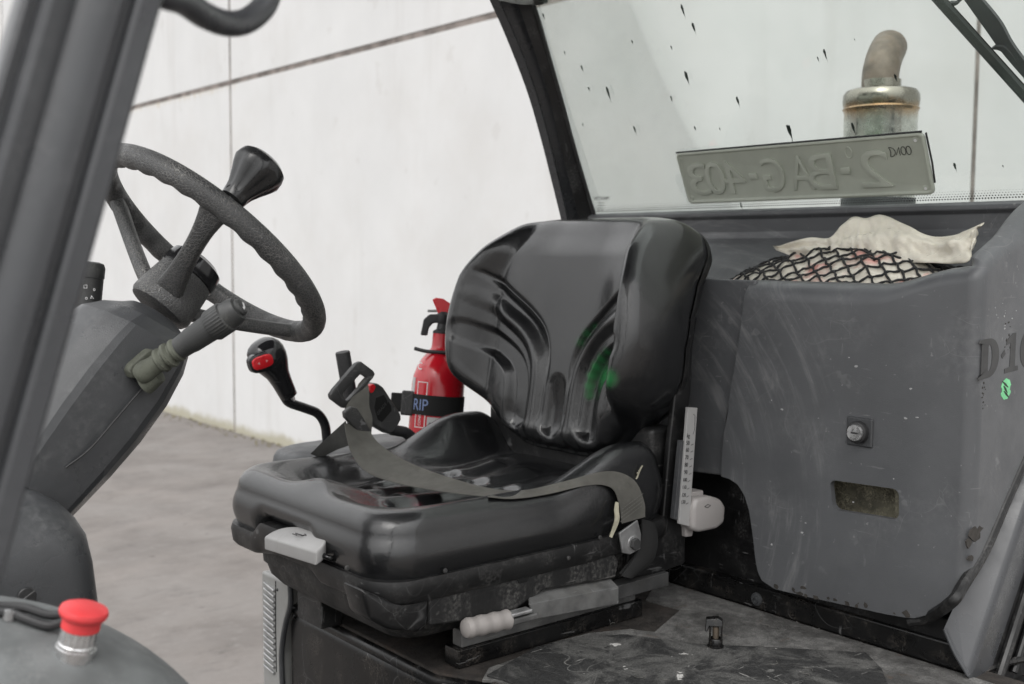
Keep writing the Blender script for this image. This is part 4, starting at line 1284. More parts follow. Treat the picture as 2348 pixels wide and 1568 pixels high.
    lathe("collar", [(0.0165, 0), (0.0185, 0.001), (0.0185, 0.006), (0.0165, 0.007)], b - V(0.002, 0, 0), b - a, M_RUBBER, hd, seg=20) if False else None
    box2("handle_tongue", PY(1160, 1432, 1.262) + V(0, -0.012, 0), PY(1222, 1400, 1.262) + V(0, 0.014, 0), M_PLATE_G, seat, bevel=0.003)
    box("tongue_clip", PY(1190, 1403, 1.256), (0.04, 0.018, 0.006), M_STEEL, seat, bevel=0.002)
    # front lever (grey paddle) and its rod
    lv = [PX(605, 1228, 0.815), PX(612, 1217, 0.815), PX(650, 1211, 0.822), PX(690, 1222, 0.822), PX(722, 1243, 0.818), PX(737, 1264, 0.812)]
    pa = []
    def paddle():
        # half-moon paddle seen from above and in front
        a_, b_ = PX(605, 1236, 0.795), PX(724, 1272, 0.795)
        c_ = (a_ + b_) / 2
        ey_ = (b_ - a_) / 2
        bm = bmesh.new()
        n = 22
        top_, bot_ = [], []
        for k in range(n + 1):
            t = math.pi * k / n
            p = c_ - ey_ * math.cos(t) + V(0.038, 0, 0.019) * math.sin(t) ** 0.7
            top_.append(p)
        pts = top_
        vt = [bm.verts.new(p + V(0, 0, 0.004)) for p in pts]
        vb = [bm.verts.new(p + V(0, 0, -0.017 - 0.004 * math.sin(math.pi * i / n))) for i, p in enumerate(pts)]
        bm.faces.new(vt); bm.faces.new(vb[::-1])
        for k in range(n + 1):
            k2 = (k + 1) % (n + 1)
            bm.faces.new((vt[k], vt[k2], vb[k2], vb[k]))
        bmesh.ops.recalc_face_normals(bm, faces=bm.faces)
        bev(bm, 0.005, 4)
        return bobj("tilt_lever", bm, M_LEVER, seat), c_, ey_
    pd, c_, ey_ = paddle()
    tube("lever_rod", catmull([PX(722, 1263, 0.815), PX(738, 1272, 0.81), PX(756, 1279, 0.815), PX(776, 1283, 0.832)], 5), 0.0042, M_BLACKMETAL, seat, seg=12)
    # pressed pictogram on the paddle: small seat with arrows
    pc = c_ + V(0.018, 0, 0.0155)
    pics = []
    for (x0, y0, x1, y1) in ((0.0, 0.012, 0.0, -0.006), (0.0, -0.006, 0.009, -0.010), (-0.005, 0.012, -0.006, -0.002), (0.004, -0.014, 0.007, -0.004)):
        pics.append([pc + V(x0, y0, 0), pc + V(x1, y1, 0.001)])
    tubes("pictogram", pics, 0.001, M_GREYMET, pd)
    # weight scale on the near rear edge
    yq = 1.258
    sc_pts = [PY(u, v, yq) for u, v in ((1577, 934), (1599, 935), (1580, 1207), (1557, 1201))]
    sc = prism("weight_scale", sc_pts, (0, 0.006, 0), M_LEVER, seat, bevel=0.001)
    prism("scale_backing", [PY(u, v, yq + 0.004) for u, v in ((1562, 1010), (1577, 1010), (1560, 1195), (1545, 1190))], (0, 0.01, 0), M_GREYDK, seat, bevel=0.001)
    exs = (sc_pts[1] - sc_pts[0]).normalized(); eys = (sc_pts[0] - sc_pts[3]).normalized()
    rows = [("kg", 1003), ("50", 1020), ("60", 1036), ("70", 1053), ("80", 1070), ("90", 1087), ("100", 1104), ("110", 1121), ("120", 1139), ("130", 1155)]
    for tx, v in rows:
        u = 1577 - (v - 935) * 0.0735 + (2 if len(tx) == 2 else 0)
        text("scale_number", tx, PY(u, v, yq - 0.0003), exs, eys, 0.0105 if len(tx) == 2 else 0.0092, 0.0003, M_DECAL, sc, sx=0.8)
        if tx != "kg":
            e = PY(u + 14, v - 1, yq - 0.0004)
            box("scale_tick", e, (0.006, 0.0006, 0.0008), M_DECAL, sc, bevel=0, rot=Matrix.Rotation(-0.25, 3, 'Y'))
    tube("scale_arrow", [PY(1589, 950, yq), PY(1593, 952, yq), PY(1592, 985, yq), PY(1588, 996, yq)], 0.0006, M_DECAL, sc, seg=5)
    # weight setting knob
    kn = [PY(u, v, 1.25) for u, v in ((1597, 1143), (1630, 1137), (1655, 1145), (1666, 1162), (1662, 1200), (1645, 1213), (1603, 1222), (1588, 1215), (1590, 1165))]
    bm = prism_bm(kn, (0, 0.05, 0), 0.008, 4)
    kb = bobj("weight_knob", bm, M_LEVER2, seat)
    prism("knob_bracket", [PY(u, v, 1.27) for u, v in ((1588, 1128), (1613, 1124), (1614, 1140), (1600, 1150), (1588, 1230), (1572, 1232), (1570, 1190), (1580, 1140))], (0, 0.035, 0), M_LEVER2, kb, bevel=0.003)
    kc = PY(1622, 1160, 1.2497)
    tube("pictogram", [kc + V(-0.008, 0, 0), kc + V(0, 0, 0.003), kc + V(0.008, 0, 0), kc + V(0, 0, -0.003), kc + V(-0.008, 0, 0)], 0.0007, M_GREYMET, kb, seg=5)
    # screws along the pan lip
    for (u, v) in ((1020, 1308), (1375, 1232), (1303, 1279), (795, 1302)):
        lathe("screw", [(0.0001, 0.0012), (0.0012, 0.0012), (0.0014, 0.002), (0.0034, 0.0015), (0.0038, 0)], PY(u, v, 1.2655), (0, -1, 0), M_GREYMET, seat, seg=14)
    # ---- seat belt, near side: bracket, bolt, webbing
    br = [PY(u, v, 1.25) for u, v in ((1420, 1222), (1462, 1192), (1470, 1225), (1468, 1258), (1445, 1271), (1428, 1268))]
    bk = prism("belt_anchor", br, (0, 0.004, 0), M_STEEL, seat, bevel=0.0012)
    bc = PY(1452, 1246, 1.25)
    hexp = []
    for k in range(6):
        a = math.pi / 3 * k + 0.3
        hexp.append(bc + V(math.cos(a) * 0.0105, 0, math.sin(a) * 0.0105))
    prism("bolt_head", hexp, (0, -0.008, 0), M_GREYMET, bk, bevel=0.0008)
    lathe("bolt_washer", [(0.013, 0), (0.013, 0.0015), (0.0001, 0.0016)], bc, (0, -1, 0), M_STEEL, bk, seg=20)
    # folded retractor webbing hanging behind the bracket
    ribbon("belt_loop", [PY(u, v, y) for u, v, y in ((1470, 1190, 1.262), (1470, 1230, 1.256), (1455, 1275, 1.256), (1425, 1320, 1.262))], [PY(u, v, y) for u, v, y in ((1500, 1200, 1.262), (1507, 1240, 1.254), (1495, 1285, 1.254), (1450, 1325, 1.262))], M_BELTDK, seat, thick=0.003, sag=0.004)
    ribbon("belt_loop", [PY(u, v, y) for u, v, y in ((1462, 1240, 1.266), (1455, 1270, 1.264), (1420, 1315, 1.267))], [PY(u, v, y) for u, v, y in ((1480, 1240, 1.266), (1475, 1280, 1.262), (1440, 1322, 1.267))], M_BELTDK, seat, thick=0.003)
    # webbing across the seat (lower edge, upper edge; depth from what it lies on)
    lo = [(1425, 1200, 1.250), (1418, 1152, 1.252), (1400, 1118, 1.258), (1350, 1112, 1.275), (1260, 1132, 1.29), (1180, 1143, 1.315), (1100, 1137, 1.365), (1000, 1125, 1.44), (900, 1105, 1.545), (838, 1080, 1.61), (806, 1040, 1.665), (794, 1000, 1.695), (790, 972, 1.71)]
    hi = [(1478, 1185, 1.250), (1476, 1150, 1.254), (1452, 1100, 1.262), (1392, 1080, 1.282), (1285, 1106, 1.30), (1200, 1124, 1.33), (1125, 1120, 1.38), (1040, 1098, 1.455), (960, 1070, 1.57), (905, 1043, 1.63), (868, 1016, 1.675), (848, 990, 1.705), (835, 962, 1.73)]
    def onseat(p):
        u, v, y = p
        q = PY(u, v, y)
        if 3 < 1:
            return q
        h = hit(CT, u, v, None, 0.012)
        if h is not None and 830 < u < 1460 and (h - CAM).length < (q - CAM).length: return h
        return q
    def lay(ps):
        ps = [(q.x, q.y, q.z / 1000) for q in catmull([V(u, v, y * 1000) for u, v, y in ps], 4)]
        L_, H_ = [], []
        for u, v, y in ps:
            q = (PY(u, v, y) - CAM).length
            h = hit(CT, u, v, None) if 830 < u < 1460 else None
            hl = (h - CAM).length - 0.008 if h is not None else 9.0
            L_.append(min(q, hl)); H_.append(hl)
        for _ in range(8):
            L_ = [L_[0]] + [(L_[i - 1] + 2 * L_[i] + L_[i + 1]) / 4 for i in range(1, len(L_) - 1)] + [L_[-1]]
        return [CAM + ray(u, v).normalized() * min(l, h) for (u, v, y), l, h in zip(ps, L_, H_)]
    belt = ribbon("lap_belt", lay(lo), lay(hi), M_BELT, seat, thick=0.0012, n=3)
    # stitching and fray at the near end
    sts = []
    for k in range(4):
        for j in range(9):
            u = 1422 + j * 5.6 + k * 1.0; v = 1196 - j * 4.2 - k * 9.5
            a, b = PY(u, v, 1.2475), PY(u + 4.0, v - 3.2, 1.2475)
            sts.append([a, (a + b) / 2 + V(0, -0.0006, 0), b])
    tubes("stitching", sts, 0.0005, M_THREAD, belt, seg=5)
    fr_l = [PY(u, v, y) for u, v, y in ((1411, 1150, 1.252), (1408, 1168, 1.249), (1409, 1192, 1.247), (1397, 1230, 1.246))]
    fr_r = [PY(u, v, y) for u, v, y in ((1417, 1152, 1.251), (1418, 1170, 1.247), (1418, 1195, 1.246), (1402, 1233, 1.245))]
    ribbon("frayed_edge", fr_l, fr_r, M_FRAY, belt, thick=0.002)
    # foam showing through a tear in the wing
    sts = []
    for k in range(4):
        b0 = PY(1458 + k * 2, 1098 - k * 5, 1.2655)
        sts.append(catmull([b0, b0 + V(0.003, -0.001, 0.006), b0 + V(0.001 + 0.002 * k, -0.0015, 0.011)], 3))
    tubes("foam_tear", sts, 0.0014, M_FRAY, seat)
    # tail of the belt going over the far edge
    t1 = [(792, 965, 1.715), (770, 985, 1.735), (740, 1012, 1.75), (712, 1040, 1.76)]
    t2 = [(806, 1018, 1.70), (792, 1024, 1.712), (770, 1032, 1.735), (735, 1050, 1.755)]
    ribbon("belt_tail", [PY(*p) for p in t1], [PY(*p) for p in t2], M_BELT2, belt, thick=0.0018)
    # webbing rising to the tongue
    t1 = [(802, 985, 1.725), (795, 960, 1.74), (792, 935, 1.755), (806, 912, 1.77), (822, 880, 1.78)]
    t2 = [(850, 1000, 1.725), (853, 960, 1.735), (846, 930, 1.75), (846, 895, 1.765), (838, 862, 1.78)]
    ribbon("belt_riser", [PY(*p) for p in t1], [PY(*p) for p in t2], M_BELT, belt, thick=0.0018)
    # keeper (sliding plastic piece)
    kp = [PY(u, v, 1.705) for u, v in ((790, 945), (806, 932), (820, 935), (850, 985), (852, 998), (842, 1004), (828, 996), (792, 958))]
    prism("belt_keeper", kp, (0, 0.012, 0), M_MATBLK2, belt, bevel=0.003)
    # tongue: ring-shaped plate with a slot, rubber coated
    def quad_frame(outer, inner, y, th, material, name, parent, bv):
        o = [PY(u, v, y) for u, v in outer]; i = [PY(u, v, y) for u, v in inner]
        bm = bmesh.new()
        n = len(o)
        vo = [bm.verts.new(p) for p in o]; vi = [bm.verts.new(p) for p in i]
        vo2 = [bm.verts.new(p + V(0, th, 0)) for p in o]; vi2 = [bm.verts.new(p + V(0, th, 0)) for p in i]
        for k in range(n):
            k2 = (k + 1) % n
            bm.faces.new((vo[k], vo[k2], vi[k2], vi[k])); bm.faces.new((vo2[k2], vo2[k], vi2[k], vi2[k2]))
            bm.faces.new((vo[k2], vo[k], vo2[k], vo2[k2])); bm.faces.new((vi[k], vi[k2], vi2[k2], vi2[k]))
        bmesh.ops.recalc_face_normals(bm, faces=bm.faces)
        bev(bm, bv, 2)
        return bobj(name, bm, material, parent)
    quad_frame(((758, 905), (766, 893), (818, 833), (828, 829), (856, 850), (860, 858), (855, 867), (798, 932), (788, 936), (760, 915)),
               ((786, 905), (789, 899), (824, 860), (829, 857), (842, 866), (842, 870), (838, 875), (798, 918), (793, 918), (788, 910)), 1.77, 0.012, M_MATBLK2, "belt_tongue", belt, 0.002)
    # buckle receptacle with its red button on a cable stalk
    bu = [PY(u, v, 1.79) for u, v in ((838, 897), (852, 880), (866, 878), (880, 888), (920, 950), (921, 962), (906, 990), (893, 996), (858, 976), (846, 958))]
    bb = prism("belt_buckle", bu, (0, 0.028, 0), M_MATBLK2, seat, bevel=0.005)
    prism("buckle_plate", [PY(u, v, 1.7895) for u, v in ((862, 912), (880, 905), (897, 930), (898, 942), (876, 968), (866, 962), (858, 935))], (0, 0.002, 0), M_HOLE, bb, bevel=0.0008)
    prism("release_button", [PY(u, v, 1.786) for u, v in ((848, 884), (856, 880), (862, 886), (857, 898), (851, 902), (847, 895))], (0, 0.012, 0), M_REDBTN, bb, bevel=0.0015)
    text("buckle_print", "GRADE A", PY(866, 953, 1.789), (PY(888, 925, 1.789) - PY(866, 953, 1.789)), V(-0.6, 0, 0.8), 0.009, 0.0002, M_DECAL, bb)
    tube("buckle_stalk", catmull([PY(897, 985, 1.80), PY(915, 988, 1.80), PY(930, 992, 1.80), PY(955, 1012, 1.80)], 4), 0.011, M_MATBLK, bb, seg=12)
    return seat
def tint_spots(pts, colr):  # mixes one colour into the base in soft round spots
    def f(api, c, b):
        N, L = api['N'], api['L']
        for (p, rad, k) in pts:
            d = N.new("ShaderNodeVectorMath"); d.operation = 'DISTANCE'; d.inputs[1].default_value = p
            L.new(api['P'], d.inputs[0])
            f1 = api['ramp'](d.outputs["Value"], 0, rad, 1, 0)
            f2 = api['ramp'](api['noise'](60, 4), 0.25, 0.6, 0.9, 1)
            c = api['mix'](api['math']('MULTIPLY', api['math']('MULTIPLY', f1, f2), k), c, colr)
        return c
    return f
VK = dict(spec=0.85, rough=0.145, var=0.15, dust=0.05, dustcol=(0.08, 0.08, 0.08), dscale=16, rvar=0.07, scratch=0.12, scol=(0.12, 0.12, 0.12))
M_GREYMET = mat("steel_dark_grey", (0.06, 0.06, 0.06), 0.5, metal=0.3, var=0.25, vscale=30, dust=0.4, dustcol=(0.16, 0.14, 0.12), dscale=22)
M_LEVER2 = mat("plastic_knob_grey", (0.34, 0.32, 0.31), 0.4, var=0.08, dust=0.35, dustcol=(0.25, 0.2, 0.14), dscale=22, dust_thr=0.6)
M_HOLE = mat("void_black", (0.004, 0.004, 0.004), 0.9)
M_BELT2 = mat("webbing_dark_grey", (0.045, 0.045, 0.043), 0.85, var=0.15, vscale=30, bump=[(900, 0.8)], spec=0.2)
M_MATBLK2 = mat("plastic_black_worn", (0.035, 0.035, 0.035), 0.5, var=0.2, dust=0.4, dustcol=(0.15, 0.15, 0.14), dscale=25, scratch=0.4)
SEAT = make_seat()

# ------------------------------------------------------------------ steering wheel and column
WC = V(0.686, 1.505, 1.603)
WN = V(0.682, 0, 0.731).normalized()
WE = V(0, 1, 0); WF = WN.cross(WE).normalized()
WR = 0.182
def wp(u, v, lift=0.0): return PP(u, v, WC + WN * lift, WN)
def wang(u, v):
    p = wp(u, v) - WC
    return math.atan2(p.dot(WF), p.dot(WE))
def make_wheel():
    # rim with finger grips moulded on its inner under side
    n, seg = 240, 22
    verts, faces = [], []
    for i in range(n):
        a = 2 * math.pi * i / n
        er = WE * math.cos(a) + WF * math.sin(a)
        c = WC + er * WR
        grip = 0.5 + 0.5 * math.cos(a * 34)
        for k in range(seg):
            b = 2 * math.pi * k / seg
            cr, cn = math.cos(b), math.sin(b)
            rad = 0.0162
            inner = max(0.0, -cr * 0.75 - cn * 0.55)
            rad += 0.0028 * inner * (grip - 0.6)
            if abs(b - 0.75) < 0.1: rad += 0.0005
            verts.append(c + er * (cr * rad) + WN * (cn * rad))
    for i in range(n):
        for k in range(seg):
            faces.append((i * seg + k, ((i + 1) % n) * seg + k, ((i + 1) % n) * seg + (k + 1) % seg, i * seg + (k + 1) % seg))
    wheel = mobj("steering_wheel", verts, faces, M_WHEEL, FL, sharp=0)
    wheel["label"] = "worn black three-spoke steering wheel with spinner knob"
    # hub
    HC = WC - WN * 0.088
    lathe("hub", [(0.0001, -0.03), (0.036, -0.03), (0.043, -0.028), (0.0465, -0.022), (0.0465, -0.016), (0.045, 0.0), (0.042, 0.024), (0.040, 0.034), (0.0001, 0.034)], HC, WN, M_WHEEL, wheel, seg=40)
    lathe("hub_cap", [(0.0398, 0.033), (0.0415, 0.035), (0.0415, 0.048), (0.039, 0.058), (0.030, 0.064), (0.0001, 0.066)], HC, WN, M_GLOSSBLK, wheel, seg=40)
    # three spokes, dished
    for (u, v) in ((500, 478), (252, 446), (668, 752)):
        a = wang(u, v)
        er = WE * math.cos(a) + WF * math.sin(a); et = WN.cross(er)
        rings = []
        for t in np.linspace(0, 1, 12):
            r = 0.024 + (WR - 0.018 - 0.024) * t + 0.01 * t
            drop = -0.098 + 0.092 * (t ** 1.1)
            w = 0.022 - 0.010 * math.sin(math.pi * min(1, t * 0.75)) + 0.006 * t ** 5
            th = 0.0105
            c = WC + er * r + WN * drop
            sl = (er * 1.0 + WN * 0.5).normalized(); nn = et.cross(sl).normalized()
            ring = []
            for k in range(16):
                b = 2 * math.pi * k / 16
                x = math.copysign(abs(math.cos(b)) ** 0.55, math.cos(b)); y = math.copysign(abs(math.sin(b)) ** 0.7, math.sin(b))
                ring.append(c + et * (x * w) + nn * (y * th))
            rings.append(ring)
        loft("spoke", rings, M_WHEEL, wheel, sharp=50)
    lathe("spoke_plug", [(0.0001, 0.002), (0.004, 0.002), (0.006, 0.0012), (0.0065, 0)], wp(462, 545, -0.028) - WN * 0.0005, -WN, M_WHEEL, wheel, seg=16) if False else None
    # spinner knob
    b0 = PP(528, 462, WC + WN * 0.012, WN); tp = b0 + (WN + V(0, 0, 0.0)) * 0.08
    fl = lambda an, h: 1 + (0.045 * math.cos(an * 8) if 0.012 < h < 0.062 else 0)
    lathe("spinner_knob", [(0.0095, -0.008), (0.0095, 0.002), (0.0165, 0.004), (0.0175, 0.009), (0.0175, 0.013), (0.019, 0.020), (0.0245, 0.033), (0.031, 0.046), (0.0345, 0.055), (0.035, 0.062), (0.033, 0.069), (0.027, 0.0735), (0.014, 0.075), (0.0001, 0.0755)], b0, WN, M_GLOSSDUST, wheel, seg=48, mod=fl)
M_GLOSSDUST = mat("plastic_black_dusty", (0.014, 0.0145, 0.015), 0.25, var=0.2, dust=0.25, dustcol=(0.1, 0.1, 0.1), dscale=20)
make_wheel()

def make_column():
    yc = 1.505
    # sections: forward/top edge and rearward/lower edge read on the near side plane, half width across
    secs = [((318, 690), (406, 752), 0.040, 1.46), ((300, 692), (417, 768), 0.052, 1.45), ((262, 690), (432, 790), 0.066, 1.435), ((215, 700), (438, 822), 0.078, 1.425), ((165, 735), (428, 862), 0.086, 1.42), ((100, 800), (390, 935), 0.088, 1.417), ((40, 880), (330, 1018), 0.086, 1.419), ((0, 950), (262, 1096), 0.083, 1.422), ((-30, 1010), (200, 1160), 0.080, 1.425), ((-45, 1040), (163, 1198), 0.078, 1.427)]
    rings = []
    for (l, r, hw, y) in secs:
        A, B = PY(l[0], l[1], yc - 0.5 * hw), PY(r[0], r[1], yc - 0.55 * hw)
        A.y = yc; B.y = yc
        c = (A + B) / 2; ex = (B - A) / 2
        ring = []
        poly = [(1, 0.0), (0.97, 0.5), (0.70, 0.93), (0.1, 1.0), (-0.42, 0.97), (-0.80, 0.62), (-1, 0.12), (-1, -0.12), (-0.80, -0.62), (-0.42, -0.97), (0.1, -1.0), (0.70, -0.93), (0.97, -0.5)]
        for _ in range(1):
            nxt = []
            for q0, q1 in zip(poly, poly[1:] + poly[:1]):
                nxt.append((q0[0] * 0.88 + q1[0] * 0.12, q0[1] * 0.88 + q1[1] * 0.12)); nxt.append((q0[0] * 0.12 + q1[0] * 0.88, q0[1] * 0.12 + q1[1] * 0.88))
            poly = nxt
        for x, yv in poly:
            ring.append(c + ex * x + V(0, hw, 0) * yv)
        rings.append(ring)
    inner = []
    last = rings[-1]; cl = sum(last, V(0, 0, 0)) / len(last)
    inner.append([p + (cl - p) * 0.05 for p in last])
    nn_ = len(last); back = (sum(rings[-4], V(0, 0, 0)) / nn_)
    inner.append([back + (p - back) * 0.88 for p in rings[-4]])
    col = loft("steering_column", rings + inner, M_COLUMN, FL, cap=(True, True), sharp=15)
    # parting line along the near side of the cowl
    seam = [PY(u, v, y) for u, v, y in ((412, 764, 1.452), (398, 800, 1.432), (372, 845, 1.419), (318, 900, 1.415), (262, 965, 1.415), (205, 1030, 1.417), (150, 1072, 1.422))]
    tube("cowl_seam", catmull(seam, 6), 0.0014, M_MATBLK, col, seg=6)
    # inner steering shaft tube seen in the cowl mouth
    lathe("shaft_tube", [(0.045, 0), (0.045, 0.4)], sum(rings[-3], V(0, 0, 0)) / nn_ - V(0.03, 0, 0), (-0.75, 0, -0.65), M_GREYDK, col, seg=24)
    # near stalk with its rubber boot
    a = PY(335, 850, 1.395); b = PY(548, 706, 1.30)
    ax = (b - a).normalized(); L = (b - a).length
    bt = lathe("stalk_boot", [(0.0001, -0.012), (0.012, -0.012), (0.0145, -0.006), (0.0145, 0.002), (0.013, 0.008), (0.0125, 0.014), (0.013, 0.021), (0.0168, 0.024), (0.0168, 0.028), (0.0135, 0.031), (0.0135, 0.033), (0.0172, 0.036), (0.0172, 0.040), (0.013, 0.043), (0.013, 0.045), (0.016, 0.048), (0.0162, 0.052), (0.012, 0.056)], a, ax, M_BOOT, col, seg=28)
    prism("boot_flange", [PY(u, v, 1.402) for u, v in ((294, 850), (300, 838), (340, 803), (350, 800), (362, 812), (352, 828), (312, 868), (302, 868))], (0, 0.02, 0), M_BOOT, col, bevel=0.004)
    lathe("boot_skirt", [(0.015, -0.012), (0.014, -0.004), (0.011, 0.012)], a + V(0.010, 0.006, -0.012), ax, M_BOOT, col, seg=20)
    rib = lambda an, h: 1 + (0.025 * math.cos(an * 30) if L - 0.044 < h < L - 0.02 else 0)
    lathe("control_stalk", [(0.0125, 0.053), (0.0145, 0.055), (0.0152, 0.068), (0.0165, 0.075), (0.0175, 0.10), (0.0185, 0.125), (0.0195, L - 0.045), (0.0205, L - 0.042), (0.0205, L - 0.021), (0.0185, L - 0.019), (0.0175, L - 0.006), (0.0155, L - 0.001), (0.012, L), (0.0001, L)], a, ax, M_STALK, col, seg=90, mod=rib)
    lathe("stalk_button", [(0.0115, L - 0.002), (0.0115, L + 0.003), (0.0095, L + 0.0055), (0.0001, L + 0.006)], a, ax, M_STALK, col, seg=24)
    # horn print on the button
    p = a + ax * (L + 0.0062); sx_ = ax.cross(V(0, 0, 1)).normalized(); sy_ = sx_.cross(ax)
    prism("horn_print", [p + sx_ * x + sy_ * y for x, y in ((-0.006, 0.004), (-0.004, 0.005), (0.0, -0.001), (0.005, -0.003), (0.004, -0.006), (-0.002, -0.004), (-0.0065, 0.002))], ax * 0.0002, M_WHITE, col, bevel=0, smooth=False)
    # far stalk: stubby wiper switch showing beside the pillar
    c = PY(200, 690, 1.60); ax2 = (PY(206, 622, 1.60) - c).normalized()
    L2 = 0.052
    rib2 = lambda an, h: 1 + (0.02 * math.cos(an * 34) if 0.034 < h < 0.048 else 0)
    lathe("control_stalk", [(0.019, -0.06), (0.0195, 0.0), (0.0195, 0.033), (0.0205, 0.0335), (0.0205, 0.048), (0.018, 0.054), (0.012, 0.056), (0.0001, 0.0565)], c, ax2, M_STALK, col, seg=90, mod=rib2)
    fr = PY(200, 661, 1.5792)
    ee = V(0.78, -0.6, 0) * 0 + (PY(210, 661, 1.579) - PY(190, 661, 1.579)).normalized()
    pr = []
    for (u, v, s) in ((196, 657, 3.5),):
        q = [PY(u + dx, v + dy, 1.5785) for dx, dy in ((-s, -s), (s, -s), (s, s), (-s, s), (-s, -s))]
        pr.append(q)
    for (u, v, s) in ((216, 664, 2.6), (198, 684, 2.6)):
        pr.append([PY(u + s * 0.8 * math.cos(t), v + s * math.sin(t), 1.579) for t in np.linspace(0, 6.28, 9)])
    pr.append([PY(210 + dx, 682 + dy, 1.579) for dx, dy in ((0, -4), (5, 3), (-2, 2), (0, -4))])
    tubes("switch_print", pr, 0.0005, M_WHITE, col, seg=5)
make_column()

def make_dash():
    # lower column trim with slotted screw
    rings = []
    def ring(z, x1, y0, r):
        x0, y1 = 0.10, 1.62
        pts = []
        for (cx, cy, a0) in ((x0 + r, y0 + r, math.pi), (x1 - r, y0 + r, 1.5 * math.pi), (x1 - r, y1 - r, 0), (x0 + r, y1 - r, 0.5 * math.pi)):
            for k in range(9):
                a = a0 + math.pi / 2 * k / 8
                pts.append(V(cx + r * math.cos(a), cy + r * math.sin(a), z))
        return pts
    yn = 1.33
    for (z, x1, y0, r) in ((0.55, 0.455, yn - 0.01, 0.05), (1.10, 0.447, yn - 0.004, 0.05), (1.16, 0.442, yn, 0.05), (1.195, 0.436, yn + 0.006, 0.048), (1.215, 0.426, yn + 0.016, 0.046), (1.232, 0.412, yn + 0.03, 0.042), (1.246, 0.392, yn + 0.05, 0.035), (1.254, 0.36, yn + 0.08, 0.03)):
        rings.append(ring(z + (0.055 if z > 1.0 else 0), x1 + 0.022, y0, r))
    tr = loft("column_trim", rings, M_COLUMN, FL, sharp=40)
    sc = PY(60, 1366, yn)
    lathe("slotted_screw", [(0.0105, -0.003), (0.0105, 0.003), (0.0095, 0.004), (0.0001, 0.0042)], sc, (0, -1, 0), M_MATBLK, tr, seg=28)
    box("screw_slot", sc + V(0, -0.0043, 0), (0.021, 0.0012, 0.0022), M_GREYMET, tr, bevel=0.0004, seg=1, rot=Matrix.Rotation(-0.55, 3, 'Y'))
    # dome-shaped dash top near the step, carrying the emergency stop
    c = PD(-150, 1900, 0.97)
    er, eu, ef = _r2, _u2, _fw
    ra, rb, rcx = 0.266, 0.203, 0.17
    verts, faces = [], []
    nu, nv = 96, 48
    for j in range(nv + 1):
        ph = math.pi * j / nv
        for i in range(nu):
            th = 2 * math.pi * i / nu
            d = er * (ra * math.sin(ph) * math.cos(th)) + eu * (rb * math.cos(ph)) + ef * (rcx * math.sin(ph) * math.sin(th))
            verts.append(c + d)
    for j in range(nv):
        for i in range(nu):
            faces.append((j * nu + i, j * nu + (i + 1) % nu, (j + 1) * nu + (i + 1) % nu, (j + 1) * nu + i))
    dash = mobj("dash_cowl", verts, faces, M_DASH, FL, sharp=0)
    box2("front_body", (-0.05, 0.92, 0.48), (0.25, 1.22, 1.08), M_DASH, FL, bevel=0.03)
    # point of the dome under a pixel
    def dome(u, v):
        d = ray(u, v); o = CAM - c
        D = V(d.dot(er) / ra, d.dot(eu) / rb, d.dot(ef) / rcx); O = V(o.dot(er) / ra, o.dot(eu) / rb, o.dot(ef) / rcx)
        A, B, C_ = D.dot(D), 2 * D.dot(O), O.dot(O) - 1
        t = (-B - math.sqrt(max(0, B * B - 4 * A * C_))) / (2 * A)
        return CAM + d * t
    base = dome(172, 1492)
    ax = (_u2 * 1.0 + _r2 * 0.26 - _fw * 0.10).normalized()
    st = lathe("stop_button", [(0.0148, 0.020), (0.0157, 0.021), (0.0157, 0.029), (0.0185, 0.031), (0.02, 0.034), (0.02, 0.0355), (0.019, 0.038), (0.015, 0.0398), (0.007, 0.0405), (0.0001, 0.0407)], base, ax, M_STOP, FL, seg=40)
    lathe("button_collar", [(0.0165, -0.01), (0.0165, 0.004), (0.0155, 0.0045), (0.0155, 0.007), (0.0145, 0.008), (0.0145, 0.0215), (0.0001, 0.022)], base, ax, M_CHROME, st, seg=36, mod=lambda an, h: 1 + (0.03 * math.cos(an * 18) if h > 0.0075 else 0))
    cab = [dome(150, 1440) + V(0, 0, 0.012), dome(110, 1430) + V(0, 0, 0.008), dome(60, 1415) + V(0, 0, 0.008), dome(18, 1408) + V(0, 0, 0.007), dome(-40, 1405) + V(0, 0, 0.006)]
    tube("button_cable", catmull(cab, 6), 0.004, M_MATBLK, st, seg=10)
    cab = [dome(148, 1452) + V(0, 0, 0.010), dome(110, 1448) + V(0, 0, 0.005), dome(60, 1432) + V(0, 0, 0.005), dome(22, 1418) + V(0, 0, 0.005), dome(-40, 1412) + V(0, 0, 0.004)]
    tube("button_cable", catmull(cab, 6), 0.004, M_MATBLK, st, seg=10)
    lathe("cable_clip", [(0.005, 0), (0.005, 0.008), (0.0001, 0.009)], dome(20, 1420), ax, M_STEEL, st, seg=16)
make_dash()

